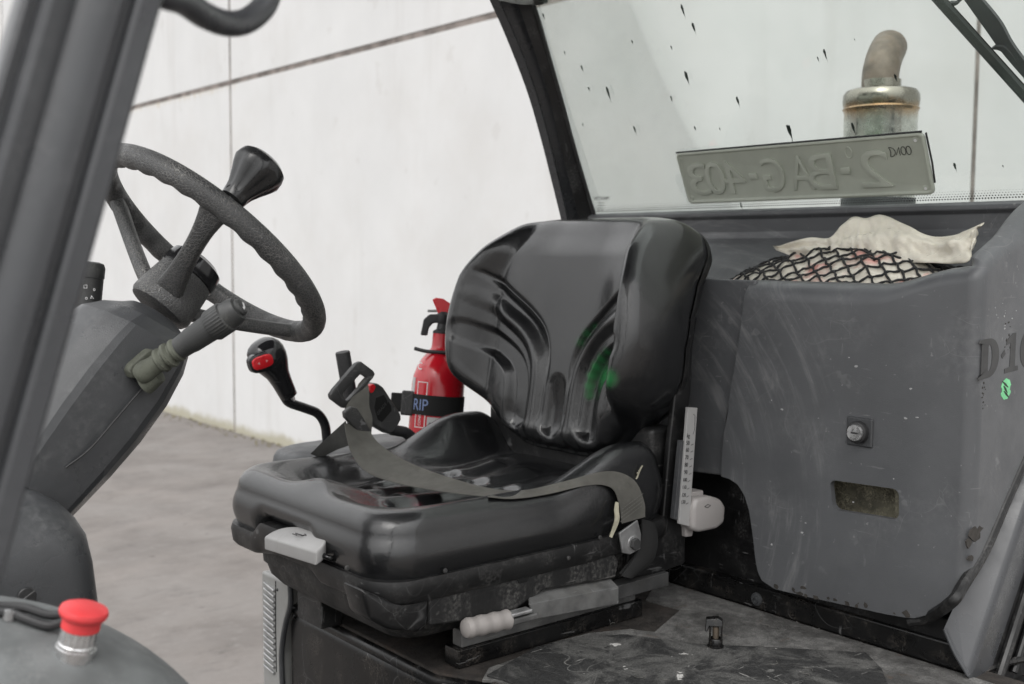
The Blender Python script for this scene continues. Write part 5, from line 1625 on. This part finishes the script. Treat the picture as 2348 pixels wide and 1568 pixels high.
def make_pillar():
    # fluted front pillar, leaning back; cross section swept along its axis
    yq = 0.62
    Rt = [PY(u, v, yq) for u, v in ((375, 0), (2, 1340))]
    Lf = [PY(u, v, yq) for u, v in ((48, 0), (-290, 1100))]
    axd = (Rt[0] - Rt[1]).normalized()
    w = (Lf[0] - Rt[0]); w -= axd * w.dot(axd)
    W = w.length; ex = w.normalized(); en = ex.cross(axd).normalized()
    if en.y > 0: en = -en
    prof = []
    # across the width (0 = right edge): flat flange, groove, rounded rib, broad shallow bay, groove, outer lip
    for (x, d) in ((0.0, -0.014), (0.0, -0.003), (0.012, 0.0), (0.03, 0.002), (0.17, 0.003), (0.205, 0.001), (0.225, -0.007), (0.255, -0.007), (0.275, 0.001), (0.32, 0.0065), (0.40, 0.0085), (0.50, 0.006), (0.58, 0.0), (0.62, -0.004), (0.66, -0.001), (0.72, 0.0045), (0.80, 0.0065), (0.86, 0.004), (0.885, -0.005), (0.91, -0.006), (0.925, 0.0), (0.96, 0.002), (1.0, -0.001), (1.0, -0.014)):
        prof.append((x * W, d * (0.55 if d > -0.01 else 1)))
    prof += [(0.9 * W, -0.05), (0.1 * W, -0.05)]
    b = Rt[1] - axd * 0.25; t = Rt[0] + axd * 0.5
    rings = []
    for k in range(2):
        p = (b, t)[k]
        rings.append([p + ex * x + en * d for x, d in prof])
    loft("front_pillar", rings, M_PILLAR, FL, sharp=25)
    # grab handle
    hp = [PY(u, v, y) for u, v, y in ((290, -90, 0.645), (360, -20, 0.66), (418, 2, 0.68), (470, 36, 0.70), (520, 54, 0.715), (565, 48, 0.725), (605, 14, 0.735), (622, -40, 0.74), (626, -140, 0.742))]
    tube("grab_handle", catmull(hp, 8), 0.0088, M_PILLAR, FL, seg=20)
make_pillar()

# ------------------------------------------------------------------ hand levers beside the far side of the seat
def make_levers():
    y = 1.92
    # travel lever with glossy knob and red rocker
    a, b = PY(662, 908, y), PY(606, 795, y)
    ax = (b - a).normalized()
    side = V(0, 1, 0); fwd = ax.cross(side).normalized()
    if fwd.x > 0: fwd = -fwd
    rings = []
    Lk = (b - a).length
    for t, w, d in ((-0.02, 0.0135, 0.0125), (0.0, 0.0165, 0.0155), (0.12, 0.0175, 0.0165), (0.3, 0.019, 0.0185), (0.45, 0.0215, 0.0215), (0.55, 0.026, 0.0255), (0.66, 0.031, 0.029), (0.78, 0.0345, 0.031), (0.9, 0.035, 0.0305), (1.0, 0.0325, 0.028), (1.08, 0.026, 0.022), (1.13, 0.017, 0.014), (1.155, 0.006, 0.005)):
        c = a + ax * (Lk * t) + fwd * (0.006 * max(0, t - 0.4))
        rings.append(sring(c, fwd, side, w, d, 36, 2.5))
    kn = loft("travel_lever_knob", rings, M_GLOSSBLK, FL, sharp=60)
    # red rocker on the camera-facing side
    rc_ = PY(602, 830, y - 0.03)
    exr = (PY(624, 822, y - 0.03) - PY(580, 838, y - 0.03)).normalized(); eyr = (PY(597, 815, y - 0.03) - PY(606, 845, y - 0.03)).normalized()
    def stadium(c, ex, ey, a_, b_, n=28, p=3.2):
        return sring(c, ex, ey, a_, b_, n, p)
    def plaque(name, c, aw, bh, th, material, parent):
        r0 = stadium(c + V(0, 0.012, 0), exr, eyr, aw, bh)
        r1 = stadium(c, exr, eyr, aw, bh)
        r2_ = stadium(c - V(0.0006, 0.0012, 0) * th, exr, eyr, aw * 0.92, bh * 0.88)
        return loft(name, [r0, r1, r2_], material, parent, sharp=50)
    plaque("rocker_bezel", rc_ + V(0.002, 0.003, 0), 0.027, 0.0185, 1, M_GLOSSBLK, kn)
    plaque("rocker_switch", rc_ + V(0.0005, -0.0005, 0), 0.0215, 0.0125, 1.5, M_REDBTN, kn)
    M_ARROW = mat("print_pale_red", (0.6, 0.25, 0.25), 0.5)
    for sgn in (-1, 1):
        q = rc_ + exr * (0.0085 * sgn) - V(0.0008, 0.0026, 0)
        prism("rocker_arrow", [q + exr * (0.003 * sgn), q - exr * (0.002 * sgn) + eyr * 0.0028, q - exr * (0.002 * sgn) - eyr * 0.0028], (0, -0.0003, 0), M_ARROW, kn, bevel=0, smooth=False)
    lathe("lever_nut", [(0.009, -0.012), (0.0095, -0.004), (0.0085, 0.002)], a, ax, M_STEEL, kn, seg=6, smooth=False)
    tube("lever_rod", catmull([PY(650, 903, y), PY(662, 922, y), PY(700, 936, y), PY(728, 948, y), PY(744, 972, y), PY(749, 1005, y), PY(752, 1050, y)], 6), [0.0095] * 37, M_GLOSSBLK, kn, seg=14)
    # plain lever
    p0, p1 = PY(806, 930, 1.87), PY(785, 806, 1.87)
    ax1 = (p1 - p0).normalized(); l1 = (p1 - p0).length
    lv = lathe("tool_lever", [(0.0145, -0.06), (0.0145, l1 - 0.003), (0.0135, l1 - 0.0005), (0.0001, l1 + 0.0005)], p0, ax1, M_MATBLK, FL, seg=26)
    # console that carries the levers
    rings = []
    for (z, s) in ((1.10, 1.0), (1.185, 1.0), (1.20, 0.985), (1.209, 0.95), (1.213, 0.88)):
        rings.append(sring(V(1.18, 1.90, z), V(1, 0, 0), V(0, 1, 0), 0.175 * s, 0.10 * s, 48, 3.2))
    loft("lever_console", rings, M_GREYDK, FL, sharp=50)
make_levers()

# ------------------------------------------------------------------ fire extinguisher behind the seat
def make_extinguisher():
    dep = 2.36
    b, t = PD(1004, 1055, dep), PD(1012, 790, dep)
    up = (t - b).normalized()
    up = (up + _r2 * 0.05).normalized()
    base = t - up * 0.36
    fe = empty("fire_extinguisher", base, "red fire extinguisher held by a black strap behind the seat backrest", "extinguisher")
    r = 0.056
    H = 0.36
    lathe("cylinder", [(0.03, 0.0), (r - 0.004, 0.004), (r, 0.015), (r, H - 0.085), (r - 0.002, H - 0.068), (r - 0.008, H - 0.048), (r - 0.018, H - 0.030), (r - 0.030, H - 0.016), (0.0215, H - 0.008), (0.0205, H - 0.002), (0.0205, H + 0.022), (0.019, H + 0.024)], base, up, M_FIRE, fe, seg=56)
    top = base + up * (H + 0.024)
    lathe("valve", [(0.0205, -0.001), (0.0205, 0.004), (0.014, 0.008), (0.012, 0.02), (0.015, 0.026), (0.015, 0.04), (0.010, 0.046)], top, up, M_MATBLK, fe, seg=24)
    rgt = _r2.copy()
    def q(x, z, d=0.0): return top + rgt * x + up * z + _fw * d
    prism("carry_handle", [q(*p, -0.009) for p in ((-0.046, -0.004), (-0.032, -0.005), (-0.030, 0.012), (-0.022, 0.022), (0.03, 0.024), (0.03, 0.041), (-0.03, 0.041), (-0.042, 0.030))], _fw * 0.018, M_MATBLK, fe, bevel=0.003)
    prism("squeeze_lever", [q(*p, -0.008) for p in ((-0.012, 0.042), (0.012, 0.042), (0.030, 0.046), (0.024, 0.056), (-0.004, 0.074), (-0.020, 0.076), (-0.027, 0.072))], _fw * 0.016, M_REDBTN, fe, bevel=0.002)
    tube("safety_pin", [q(-0.035, 0.048, -0.004), q(-0.01, 0.048, -0.004)], 0.003, M_LIGHTGP, fe, seg=8)
    tube("hose_clip", catmull([q(-0.055, -0.032, -0.02), q(-0.03, -0.038, -0.025), q(0.0, -0.04, -0.03), q(0.03, -0.042, -0.03)], 4), 0.004, M_MATBLK, fe, seg=8)
    # strap
    sb = base + up * (H - 0.128)
    w = 0.021
    lathe("strap", [(r - 0.002, -w), (r + 0.0022, -w), (r + 0.0022, w), (r - 0.002, w)], sb, up, M_BELTDK, fe, seg=56)
    e = sb - rgt * (r + 0.004)
    cd = (CAM - sb).normalized(); cd = (cd - up * cd.dot(up)).normalized(); rr = up.cross(cd) * -1
    if rr.dot(_r2) < 0: rr = -rr
    cb = sb + (-rr * 0.9 + cd * 0.35).normalized() * (r + 0.006)
    mt = Matrix((rr, cd, up)).transposed()
    box("strap_buckle", cb - rr * 0.004, (0.026, 0.014, 0.052), M_MATBLK2, fe, bevel=0.004, rot=mt)
    box("strap_tail", cb - rr * 0.024, (0.03, 0.006, 0.04), M_BELTDK, fe, bevel=0.0028, rot=mt)
    # lettering on the strap, wrapped onto the band
    def wrap_text(name, txt, ang, z, size, rad, material, sx=1.0, vertical=False):
        me = text_mesh(txt, size, 0.0001)
        bm = bmesh.new(); bm.from_mesh(me); bpy.data.meshes.remove(me)
        bmesh.ops.triangulate(bm, faces=bm.faces)
        for v in bm.verts:
            x, y = v.co.x * sx, v.co.y
            if vertical: x, y = -y, x
            a = ang + x / rad
            v.co = base + up * (z + y) + (rr * math.sin(a) + cd * math.cos(a)) * (rad + v.co.z)
        return bobj(name, bm, material, fe, smooth=False)
    def patch(name, a0, a1, z0, z1, rad, material):
        n = 10; vs2, fs2 = [], []
        for i in range(n + 1):
            a = a0 + (a1 - a0) * i / n
            for (z, d) in ((z0, 0), (z1, 0), (z1, -0.0012), (z0, -0.0012)):
                vs2.append(base + up * z + (rr * math.sin(a) + cd * math.cos(a)) * (rad + d))
        for i in range(n):
            for k in range(4):
                fs2.append((i * 4 + k, i * 4 + (k + 1) % 4, (i + 1) * 4 + (k + 1) % 4, (i + 1) * 4 + k))
        fs2 += [(0, 1, 2, 3), (n * 4 + 3, n * 4 + 2, n * 4 + 1, n * 4)]
        return mobj(name, vs2, fs2, material, fe, sharp=40)
    zs = H - 0.128
    wrap_text("strap_print", "RIP", -0.98, zs - 0.0115, 0.034, r + 0.0028, M_BLUEPR, sx=0.85)
    patch("silver_label", -0.32, 0.22, zs - 0.096, zs - 0.024, r + 0.0006, M_SILVERLB)
    wrap_text("label_print", "BENOR", -0.05, zs - 0.085, 0.016, r + 0.0012, M_BLACKPR, vertical=True)
    wrap_text("label_print", "P 3319430", 0.14, zs - 0.09, 0.009, r + 0.0012, M_BLACKPR, vertical=True)
    patch("white_label", -0.95, -0.32, zs - 0.20, zs - 0.112, r + 0.0006, M_WHITE)
    for (a0, a1, z0, z1) in ((-0.86, -0.40, zs - 0.048, zs + 0.048),):
        for (b0, b1, y0, y1) in ((a0, a1, z1 - 0.0015, z1), (a0, a1, z0, z0 + 0.0015), (a0, a0 + 0.03, z0, z1), (a1 - 0.03, a1, z0, z1)):
            patch("label_line", b0, b1, y0, y1, r + 0.0005, M_WHITE)
    wrap_text("label_print", "CONTROLE 2020", -0.58, zs - 0.044, 0.0085, r + 0.0008, M_WHITE, vertical=True)
    for k in range(5):
        patch("label_line", -1.25, -0.98 - 0.03 * (k % 2), zs - 0.155 - 0.006 * k, zs - 0.152 - 0.006 * k, r + 0.0005, M_WHITE)
    patch("label_line", -1.3, -1.05, zs + 0.02, zs + 0.055, r + 0.0005, M_SILVERLB)
    wrap_text("label_print", "C", -1.0, zs + 0.073, 0.022, r - 0.001, M_WHITE)
    # bracket fixing it to the machine
    bx = box("bracket", base + up * 0.02 + _fw * (r + 0.012), (0.09, 0.02, 0.22), M_BLACKMETAL, fe, bevel=0.003, rot=mt)
make_extinguisher()

# ------------------------------------------------------------------ number plate standing in the window
def make_plate():
    tl, bl_, tr, br = (G(1551, 348, 0.006), G(1586, 466, 0.006), G(2122, 303, 0.006), G(2146, 440, 0.006))
    ex = ((tr - tl) + (br - bl_)).normalized()        # towards the near side
    ey = ((tl - bl_) + (tr - br)); ey = (ey - ex * ey.dot(ex)).normalized()
    en = ex.cross(ey)                                  # towards the seat (camera side)
    if en.x > 0: en = -en
    c = (tl + tr + bl_ + br) / 4
    W = ((tr - tl).length + (br - bl_).length) / 2; H = ((tl - bl_).length + (tr - br).length) / 2
    def q(x, y, z=0.0): return c + ex * x + ey * y + en * z
    def rr2(w, h, r, z, n=6):
        pts = []
        for (sx_, sy_, a0) in ((1, 1, 0), (-1, 1, 0.5), (-1, -1, 1), (1, -1, 1.5)):
            for k in range(n + 1):
                a = math.pi * (a0 + 0.5 * k / n)
                pts.append(q(sx_ * (w - r) + r * math.cos(a), sy_ * (h - r) + r * math.sin(a), z))
        return pts
    w, h = W / 2, H / 2
    rings = [rr2(w, h, 0.010, -0.0035), rr2(w, h, 0.010, 0.0015), rr2(w - 0.002, h - 0.002, 0.009, 0.003), rr2(w - 0.004, h - 0.004, 0.008, 0.003), rr2(w - 0.0065, h - 0.0065, 0.007, -0.0005), rr2(w - 0.008, h - 0.008, 0.006, -0.001)]
    pl = loft("number_plate", rings, M_PLATEBK, None, cap=(True, True), sharp=50)
    pl["label"] = "grey back of a number plate with mirrored embossed 2-BAG-403 leaning in the rear window"; pl["category"] = "number plate"
    # pressed characters seen from behind (mirrored), standing as shallow relief
    s = 0.094
    x = w - 0.072
    xs = {}
    lay = [("2", .865, .11), ("-", .72, .035), ("B", .66, .105), ("A", .575, .092), ("G", .46, .09), ("-", .345, .035), ("4", .29, .09), ("0", .20, .085), ("3", .125, .092)]
    for ch, xr, wd in lay:
        me = text_mesh(ch, 0.1, 0.0)
        bm = bmesh.new(); bm.from_mesh(me); bpy.data.meshes.remove(me)
        a0 = min(v.co.x for v in bm.verts); a1 = max(v.co.x for v in bm.verts)
        b0 = min(v.co.y for v in bm.verts); b1 = max(v.co.y for v in bm.verts)
        ext = bmesh.ops.extrude_face_region(bm, geom=bm.faces[:])
        tv = [g for g in ext['geom'] if isinstance(g, bmesh.types.BMVert)]
        for v in tv: v.co.z += 0.0034
        for v in bm.verts:
            X = (xr - (v.co.x - a0) / (a1 - a0) * wd - 0.5) * W
            if ch == "-": Y = -0.004 + ((v.co.y - b0) / (b1 - b0) - 0.5) * 0.013
            else: Y = -0.003 + ((v.co.y - b0) / (b1 - b0) - 0.5) * 0.070
            v.co = q(X, Y, -0.0012 + v.co.z)
        bmesh.ops.recalc_face_normals(bm, faces=bm.faces)
        try:
            bev(bm, 0.0022, 2, [e for e in bm.edges if len(e.link_faces) == 2 and e.calc_face_angle(0) > 1.0])
        except Exception:
            pass
        bobj("embossed_character", bm, M_PLATEBK, pl, sharp=40)
    # round inspection stamp
    pts = [q(0.118 * w / 0.26 + 0.007 * math.cos(t), 0.030 + 0.0105 * math.sin(t), -0.0006) for t in np.linspace(0, 2 * math.pi, 25)]
    tube("stamp", pts, 0.0012, M_PLATEBK, pl, seg=6)
    # hand-written D100 in marker
    hx, hy = w - 0.070, h - 0.040
    def hw(pts): return [q(hx + a * 1.0, hy + b * 1.0, 0.0) for a, b in pts]
    D = [(0, 0.016), (0.001, 0.008), (0.0, 0.001), (0.006, 0.002), (0.010, 0.008), (0.007, 0.015), (0.0, 0.018), (-0.002, 0.016)]
    one = [(0.011, 0.003), (0.018, 0.017), (0.0185, 0.002)]
    z1 = [(0.026 + 0.0045 * math.cos(t), 0.010 + 0.0075 * math.sin(t)) for t in np.linspace(1.6, 8.0, 14)]
    z2 = [(0.036 + 0.0045 * math.cos(t), 0.010 + 0.0078 * math.sin(t)) for t in np.linspace(1.6, 8.0, 14)]
    tubes("marker_writing", [catmull(hw(p), 4) if len(p) > 3 else hw(p) for p in (D, one, z1, z2)], 0.0006, M_BLACKPR, pl, seg=5)
    # fixing holes
    for (a, b, big) in ((w - 0.018, h - 0.012, 1), (w - 0.016, -h + 0.012, 1), (-w + 0.008, h - 0.012, 0), (-w + 0.012, -h + 0.012, 0)):
        p = q(a, b, -0.0012)
        lathe("fixing_hole", [(0.0045, 0), (0.0045, 0.0007), (0.0001, 0.0008)], p, en, M_HOLE, pl, seg=16)
        lathe("hole_rim", [(0.0045, 0), (0.0056, 0.0006), (0.0047, 0.0012)], p, en, M_PLATEBK, pl, seg=16)
        if big: lathe("hole_light", [(0.003, 0.0), (0.003, 0.0012), (0.0001, 0.0013)], p + ey * -0.0012, en, M_WHITE, pl, seg=12)  # white disc painted in as daylight showing through the hole
    # dark edge tape along the top and the near side
    tube("edge_tape", [q(-w, h + 0.001, -0.002), q(0, h + 0.0012, -0.002), q(w - 0.004, h + 0.0012, -0.002)], 0.002, M_MATBLK, pl, seg=6)
    tube("edge_tape", [q(w + 0.002, h - 0.002, -0.004), q(w + 0.003, 0, -0.004), q(w + 0.001, -h * 0.65, -0.004)], 0.0018, M_MATBLK, pl, seg=6)
make_plate()

# ------------------------------------------------------------------ plastic bags under a cargo net on the rear shelf
def make_bags():
    def nz(x, y, z): return mnoise.noise((x, y, z))
    # crumpled bundle filling the shelf
    verts, faces = [], []
    nx, ny = 60, 110
    Y0, Y1, X0, X1 = 0.865, 1.385, 1.560, 1.79
    def surf(x, y):
        ty = (y - Y0) / (Y1 - Y0); tx = (x - X0) / (X1 - X0)
        env = math.sin(math.pi * min(1, max(0, ty))) ** 0.32 * (0.56 + 0.44 * float(sst(-0.05, 0.55, tx)) - 0.12 * float(sst(0.7, 1.0, tx)))
        z = 1.46 + 0.145 * env
        z += 0.008 * abs(nz(x * 28, y * 28, 1)) + 0.006 * nz(x * 60, y * 45, 3) + 0.004 * abs(nz(x * 110, y * 90, 5))
        return z
    for i in range(nx + 1):
        for j in range(ny + 1):
            x = X0 + (X1 - X0) * i / nx; y = Y0 + (Y1 - Y0) * j / ny
            verts.append(V(x, y, surf(x, y)))
    for i in range(nx):
        for j in range(ny):
            a = i * (ny + 1) + j
            faces.append((a, a + ny + 1, a + ny + 2, a + 1))
    loop = [(i, 0) for i in range(nx + 1)] + [(nx, j) for j in range(1, ny + 1)] + [(i, ny) for i in range(nx - 1, -1, -1)] + [(0, j) for j in range(ny - 1, 0, -1)]
    ids = [i * (ny + 1) + j for i, j in loop]
    n0 = len(verts)
    for a in ids: verts.append(V(verts[a].x - 0.004, verts[a].y, 1.452))
    for k in range(len(ids)):
        k2 = (k + 1) % len(ids)
        faces.append((ids[k], ids[k2], n0 + k2, n0 + k))
    b = mobj("plastic_bag", verts, faces, M_BUNDLE, None, sharp=0)
    b["label"] = "crumpled pinkish plastic bag bundle under the black net on the rear shelf"; b["category"] = "plastic bag"
    # loose stiff film standing up behind the net
    A = [(1778, 567, 1.66), (1850, 545, 1.68), (1900, 545, 1.70), (1925, 520, 1.72), (1955, 497, 1.74), (1985, 500, 1.745), (2020, 492, 1.75), (2070, 512, 1.745), (2130, 540, 1.735), (2180, 540, 1.72), (2215, 528, 1.71), (2254, 510, 1.70)]
    B = [(1778, 572, 1.655), (1830, 592, 1.66), (1890, 602, 1.665), (1925, 602, 1.67), (1960, 602, 1.67), (2000, 602, 1.67), (2040, 602, 1.67), (2090, 602, 1.665), (2140, 602, 1.66), (2185, 604, 1.655), (2222, 596, 1.65), (2230, 555, 1.69)]
    EA, EB = catmull([PX(*p) for p in A], 8), catmull([PX(*p) for p in B], 8)
    rows = 16; m = len(EA); verts, faces = [], []
    for i in range(m):
        for k in range(rows + 1):
            f = k / rows
            p = EA[i].lerp(EB[i], f)
            fold = 0.010 * math.sin(math.pi * f) * (0.4 + nz(i * 0.13, f * 2.2, 7)) + 0.007 * nz(i * 0.35, f * 5, 2) * f * (1 - f) * 4
            fold += 0.006 * math.sin(f * 3.5 * math.pi + i * 0.05) * math.sin(math.pi * f)
            p = p + V(-fold, 0.002 * nz(i * 0.3, f * 6, 9), 0.5 * fold)
            verts.append(p)
    w = rows + 1
    for i in range(m - 1):
        for k in range(rows):
            a = i * w + k
            faces.append((a, a + 1, a + w + 1, a + w))
    fl = mobj("plastic_bag", verts, faces, M_FILM, None, sharp=0)
    fl["label"] = "stiff cream plastic film bag with pointed ends standing above the net"; fl["category"] = "plastic bag"
    sm = fl.modifiers.new("thickness", 'SOLIDIFY'); sm.thickness = 0.0012
    # black net of knotted cord lying on the bundle
    net = []
    def on(y, x): return V(x, y, surf(x, y) + 0.0035 + 0.001 * nz(y * 40, x * 40, 4))
    nA = 13
    for k in range(-nA, nA * 2):
        for sgn in (1, -1):
            path = []
            for j in range(61):
                t = j / 60
                x = X0 + 0.004 + (X1 - X0 - 0.04) * t
                y = Y0 + 0.03 + k * 0.036 + sgn * t * 0.235
                if Y0 + 0.025 < y < Y1 - 0.02: path.append(on(y, x) + V(0, 0.0015 * math.sin(j * 1.1 + k), 0.0004 * math.sin(j * 1.7)))
                elif len(path) > 3: break
                else: path = []
            if len(path) > 4: net.append(path)
    # hem cord along the rear edge
    hem = [on(Y0 + 0.03 + (Y1 - Y0 - 0.09) * j / 50, X1 - 0.035) + V(0, 0, 0.003) for j in range(51)]
    vs_, fs_ = [], []
    for p in net:
        v, f = tube_vf(p, [0.0020 + 0.0004 * math.sin(i * 2.4) for i in range(len(p))], 6, off=len(vs_)); vs_ += v; fs_ += f
    nt_ = mobj("cargo_net", vs_, fs_, M_CORD, None, sharp=0)
    nt_["label"] = "black knotted cord net stretched over the bags on the rear shelf"; nt_["category"] = "net"
    tube("hem_cord", hem, 0.0035, M_CORD, nt_, seg=8)
    loops = []
    for k in range(11):
        y = Y0 + 0.05 + k * 0.034
        c = on(min(y, Y1 - 0.06), X1 - 0.035) + V(0.0, 0, 0.004)
        loops.append([c + V(0.002 * math.sin(t), 0.009 * math.cos(t) , 0.006 * math.sin(t)) for t in np.linspace(-0.3, 3.4, 8)])
    tubes("net_loops", loops, 0.0026, M_CORD, nt_, seg=6)
make_bags()

# ------------------------------------------------------------------ lettering on the cover side
def make_decals():
    y = CYS - 0.0006
    ex = (PY(2347, 842, y) - PY(2247, 868, y)).normalized(); ey = V(0, 0, 1)
    o = PY(2243, 872, y)
    hgt = 0.058
    def P(a, b): return o + ex * a + ey * b
    def poly_ring(outer, inner, name):
        bm = bmesh.new(); n = len(outer)
        vo = [bm.verts.new(p) for p in outer]; vi = [bm.verts.new(p) for p in inner]
        for k in range(n): bm.faces.new((vo[k], vo[(k + 1) % n], vi[(k + 1) % n], vi[k]))
        r = bmesh.ops.extrude_face_region(bm, geom=bm.faces[:])
        for g in r['geom']:
            if isinstance(g, bmesh.types.BMVert): g.co += V(0, 0.0008, 0)
        bobj(name, bm, M_DECAL, COVER, smooth=False)
    H = hgt
    # slab-serif D
    od, idn = [], []
    for k in range(32):
        t = -math.pi / 2 + math.pi * k / 31
        od.append(P(0.022 + 0.036 * math.cos(t) ** 0.8 if math.cos(t) > 1e-6 else 0.022, H / 2 + H / 2 * math.sin(t)))
        idn.append(P(0.027 + 0.010 * max(0, math.cos(t)) ** 0.8, H / 2 + H * 0.33 * math.sin(t)))
    od += [P(0.0, H), P(-0.004, H * 0.93), P(0.006, H * 0.90), P(0.006, H * 0.10), P(-0.004, H * 0.06), P(0.0, 0)]
    idn += [P(0.0265, H * 0.83), P(0.026, H * 0.80), P(0.0255, H * 0.75), P(0.0255, H * 0.25), P(0.026, H * 0.2), P(0.0265, H * 0.17)]
    poly_ring(od, idn, "letter_d")
    prism("hyphen", [P(0.064, H * 0.50), P(0.074, H * 0.62), P(0.078, H * 0.50), P(0.068, H * 0.40)], (0, 0.0008, 0), M_DECAL, COVER, bevel=0, smooth=False)
    prism("digit_one", [P(*p) for p in ((0.076, 0), (0.118, 0), (0.118, H * 0.12), (0.108, H * 0.14), (0.108, H), (0.098, H), (0.080, H * 0.84), (0.080, H * 0.72), (0.092, H * 0.76), (0.092, H * 0.14), (0.076, H * 0.12))], (0, 0.0008, 0), M_DECAL, COVER, bevel=0, smooth=False)
    for k in range(2):
        c0 = 0.150 + k * 0.062
        poly_ring([P(c0 + 0.027 * math.cos(t), H / 2 + H * 0.52 * math.sin(t)) for t in np.linspace(0, 2 * math.pi, 28, endpoint=False)],
                  [P(c0 + 0.009 * math.cos(t), H / 2 + H * 0.34 * math.sin(t)) for t in np.linspace(0, 2 * math.pi, 28, endpoint=False)], "digit_zero")
    # torn green sticker
    c = PY(2306, 892, y)
    pts = []
    for k in range(40):
        t = 2 * math.pi * k / 40
        r_ = 0.0125 * (1 + 0.04 * math.sin(9 * t))
        pts.append(c + ex * (r_ * 1.25 * math.cos(t) * (1 - 0.22 * abs(math.cos(t)) * (1 if abs(math.sin(t)) < 0.3 else 0))) + ey * (r_ * 1.25 * math.sin(t)))
    prism("sticker", pts, (0, 0.0006, 0), M_GREENST, COVER, bevel=0, smooth=False)
    for (a0, b0, a1, b1, w_) in ((-0.012, 0.013, 0.006, 0.002, 0.003), (-0.008, 0.006, 0.004, -0.006, 0.0035), (-0.007, -0.002, 0.010, -0.014, 0.003)):
        d = (ex * (a1 - a0) + ey * (b1 - b0)); n_ = d.cross(V(0, 1, 0)).normalized() * w_ * 0.6
        p, q_ = c + ex * a0 + ey * b0 + V(0, -0.0004, 0), c + ex * a1 + ey * b1 + V(0, -0.0004, 0)
        prism("sticker_mark", [p + n_ * 0.4, (p + q_) / 2 + n_, q_ + n_ * 0.3, q_ - n_ * 0.3, (p + q_) / 2 - n_, p - n_ * 0.4], (0, 0.0005, 0), M_BLACKPR, COVER, bevel=0, smooth=False)
    random.seed(21)
    for k in range(26):
        u, v = (random.gauss(2312, 5), random.gauss(775, 16)) if k < 14 else (random.gauss(2255, 6), random.gauss(905, 18))
        chip(PY(u, v, y + 0.0002), ex, ey, random.uniform(0.0012, 0.003), COVER, M_CHIP, V(0, -1, 0))
    for k in range(12):
        u, v = random.gauss(2300, 14), random.gauss(722, 16)
        chip(PY(u, v, y + 0.0002), ex, ey, random.uniform(0.0008, 0.0025), COVER, M_WEAR, V(0, -1, 0))
make_decals()

# ------------------------------------------------------------------ floor latch pin
def make_pin():
    c = PZ(1640, 1482, DZ + 0.006)
    k_ = 0.72
    b = lathe("floor_latch", [(0.018, -0.004), (0.018, 0.003), (0.0155, 0.0035), (0.0155, 0.018), (0.0145, 0.0195), (0.0001, 0.0198)], c, (0, 0, 1), M_BLACKMETAL, FL, seg=28)
    lathe("latch_stem", [(0.007, 0.015), (0.007, 0.05)], c, (0, 0, 1), M_EXPIPE, b, seg=16)
    cd = V(0.62, -0.78, 0); ce = V(0.78, 0.62, 0)
    for s in (-1, 1):
        p = c + V(0, 0, 0.018) + cd * 0.0105 * s
        prism("latch_cheek", [p + ce * -0.012, p + ce * 0.012, p + ce * 0.012 + V(0, 0, 0.034), p + ce * -0.010 + V(0, 0, 0.036)], cd * 0.004 * s, M_BLACKMETAL, b, bevel=0.0012)
    prism("latch_hook", [c + q_ for q_ in (cd * -0.014 + ce * -0.012 + V(0, 0, 0.048), cd * 0.014 + ce * -0.012 + V(0, 0, 0.048), cd * 0.014 + ce * -0.008 + V(0, 0, 0.060), cd * 0.004 + ce * -0.008 + V(0, 0, 0.066), cd * -0.022 + ce * -0.008 + V(0, 0, 0.062), cd * -0.024 + ce * -0.012 + V(0, 0, 0.036), cd * -0.018 + ce * -0.012 + V(0, 0, 0.036))], ce * 0.022, M_BLACKMETAL, b, bevel=0.002)
    for o in [b] + [x for x in bpy.data.objects if x.parent == b]:
        wl = WLOC[o.name]
        for v in o.data.vertices: v.co *= k_
        nw = c + (wl - c) * k_
        WLOC[o.name] = nw
    for o in [b] + [x for x in bpy.data.objects if x.parent == b]:
        o.location = WLOC[o.name] - WLOC[o.parent.name]
make_pin()
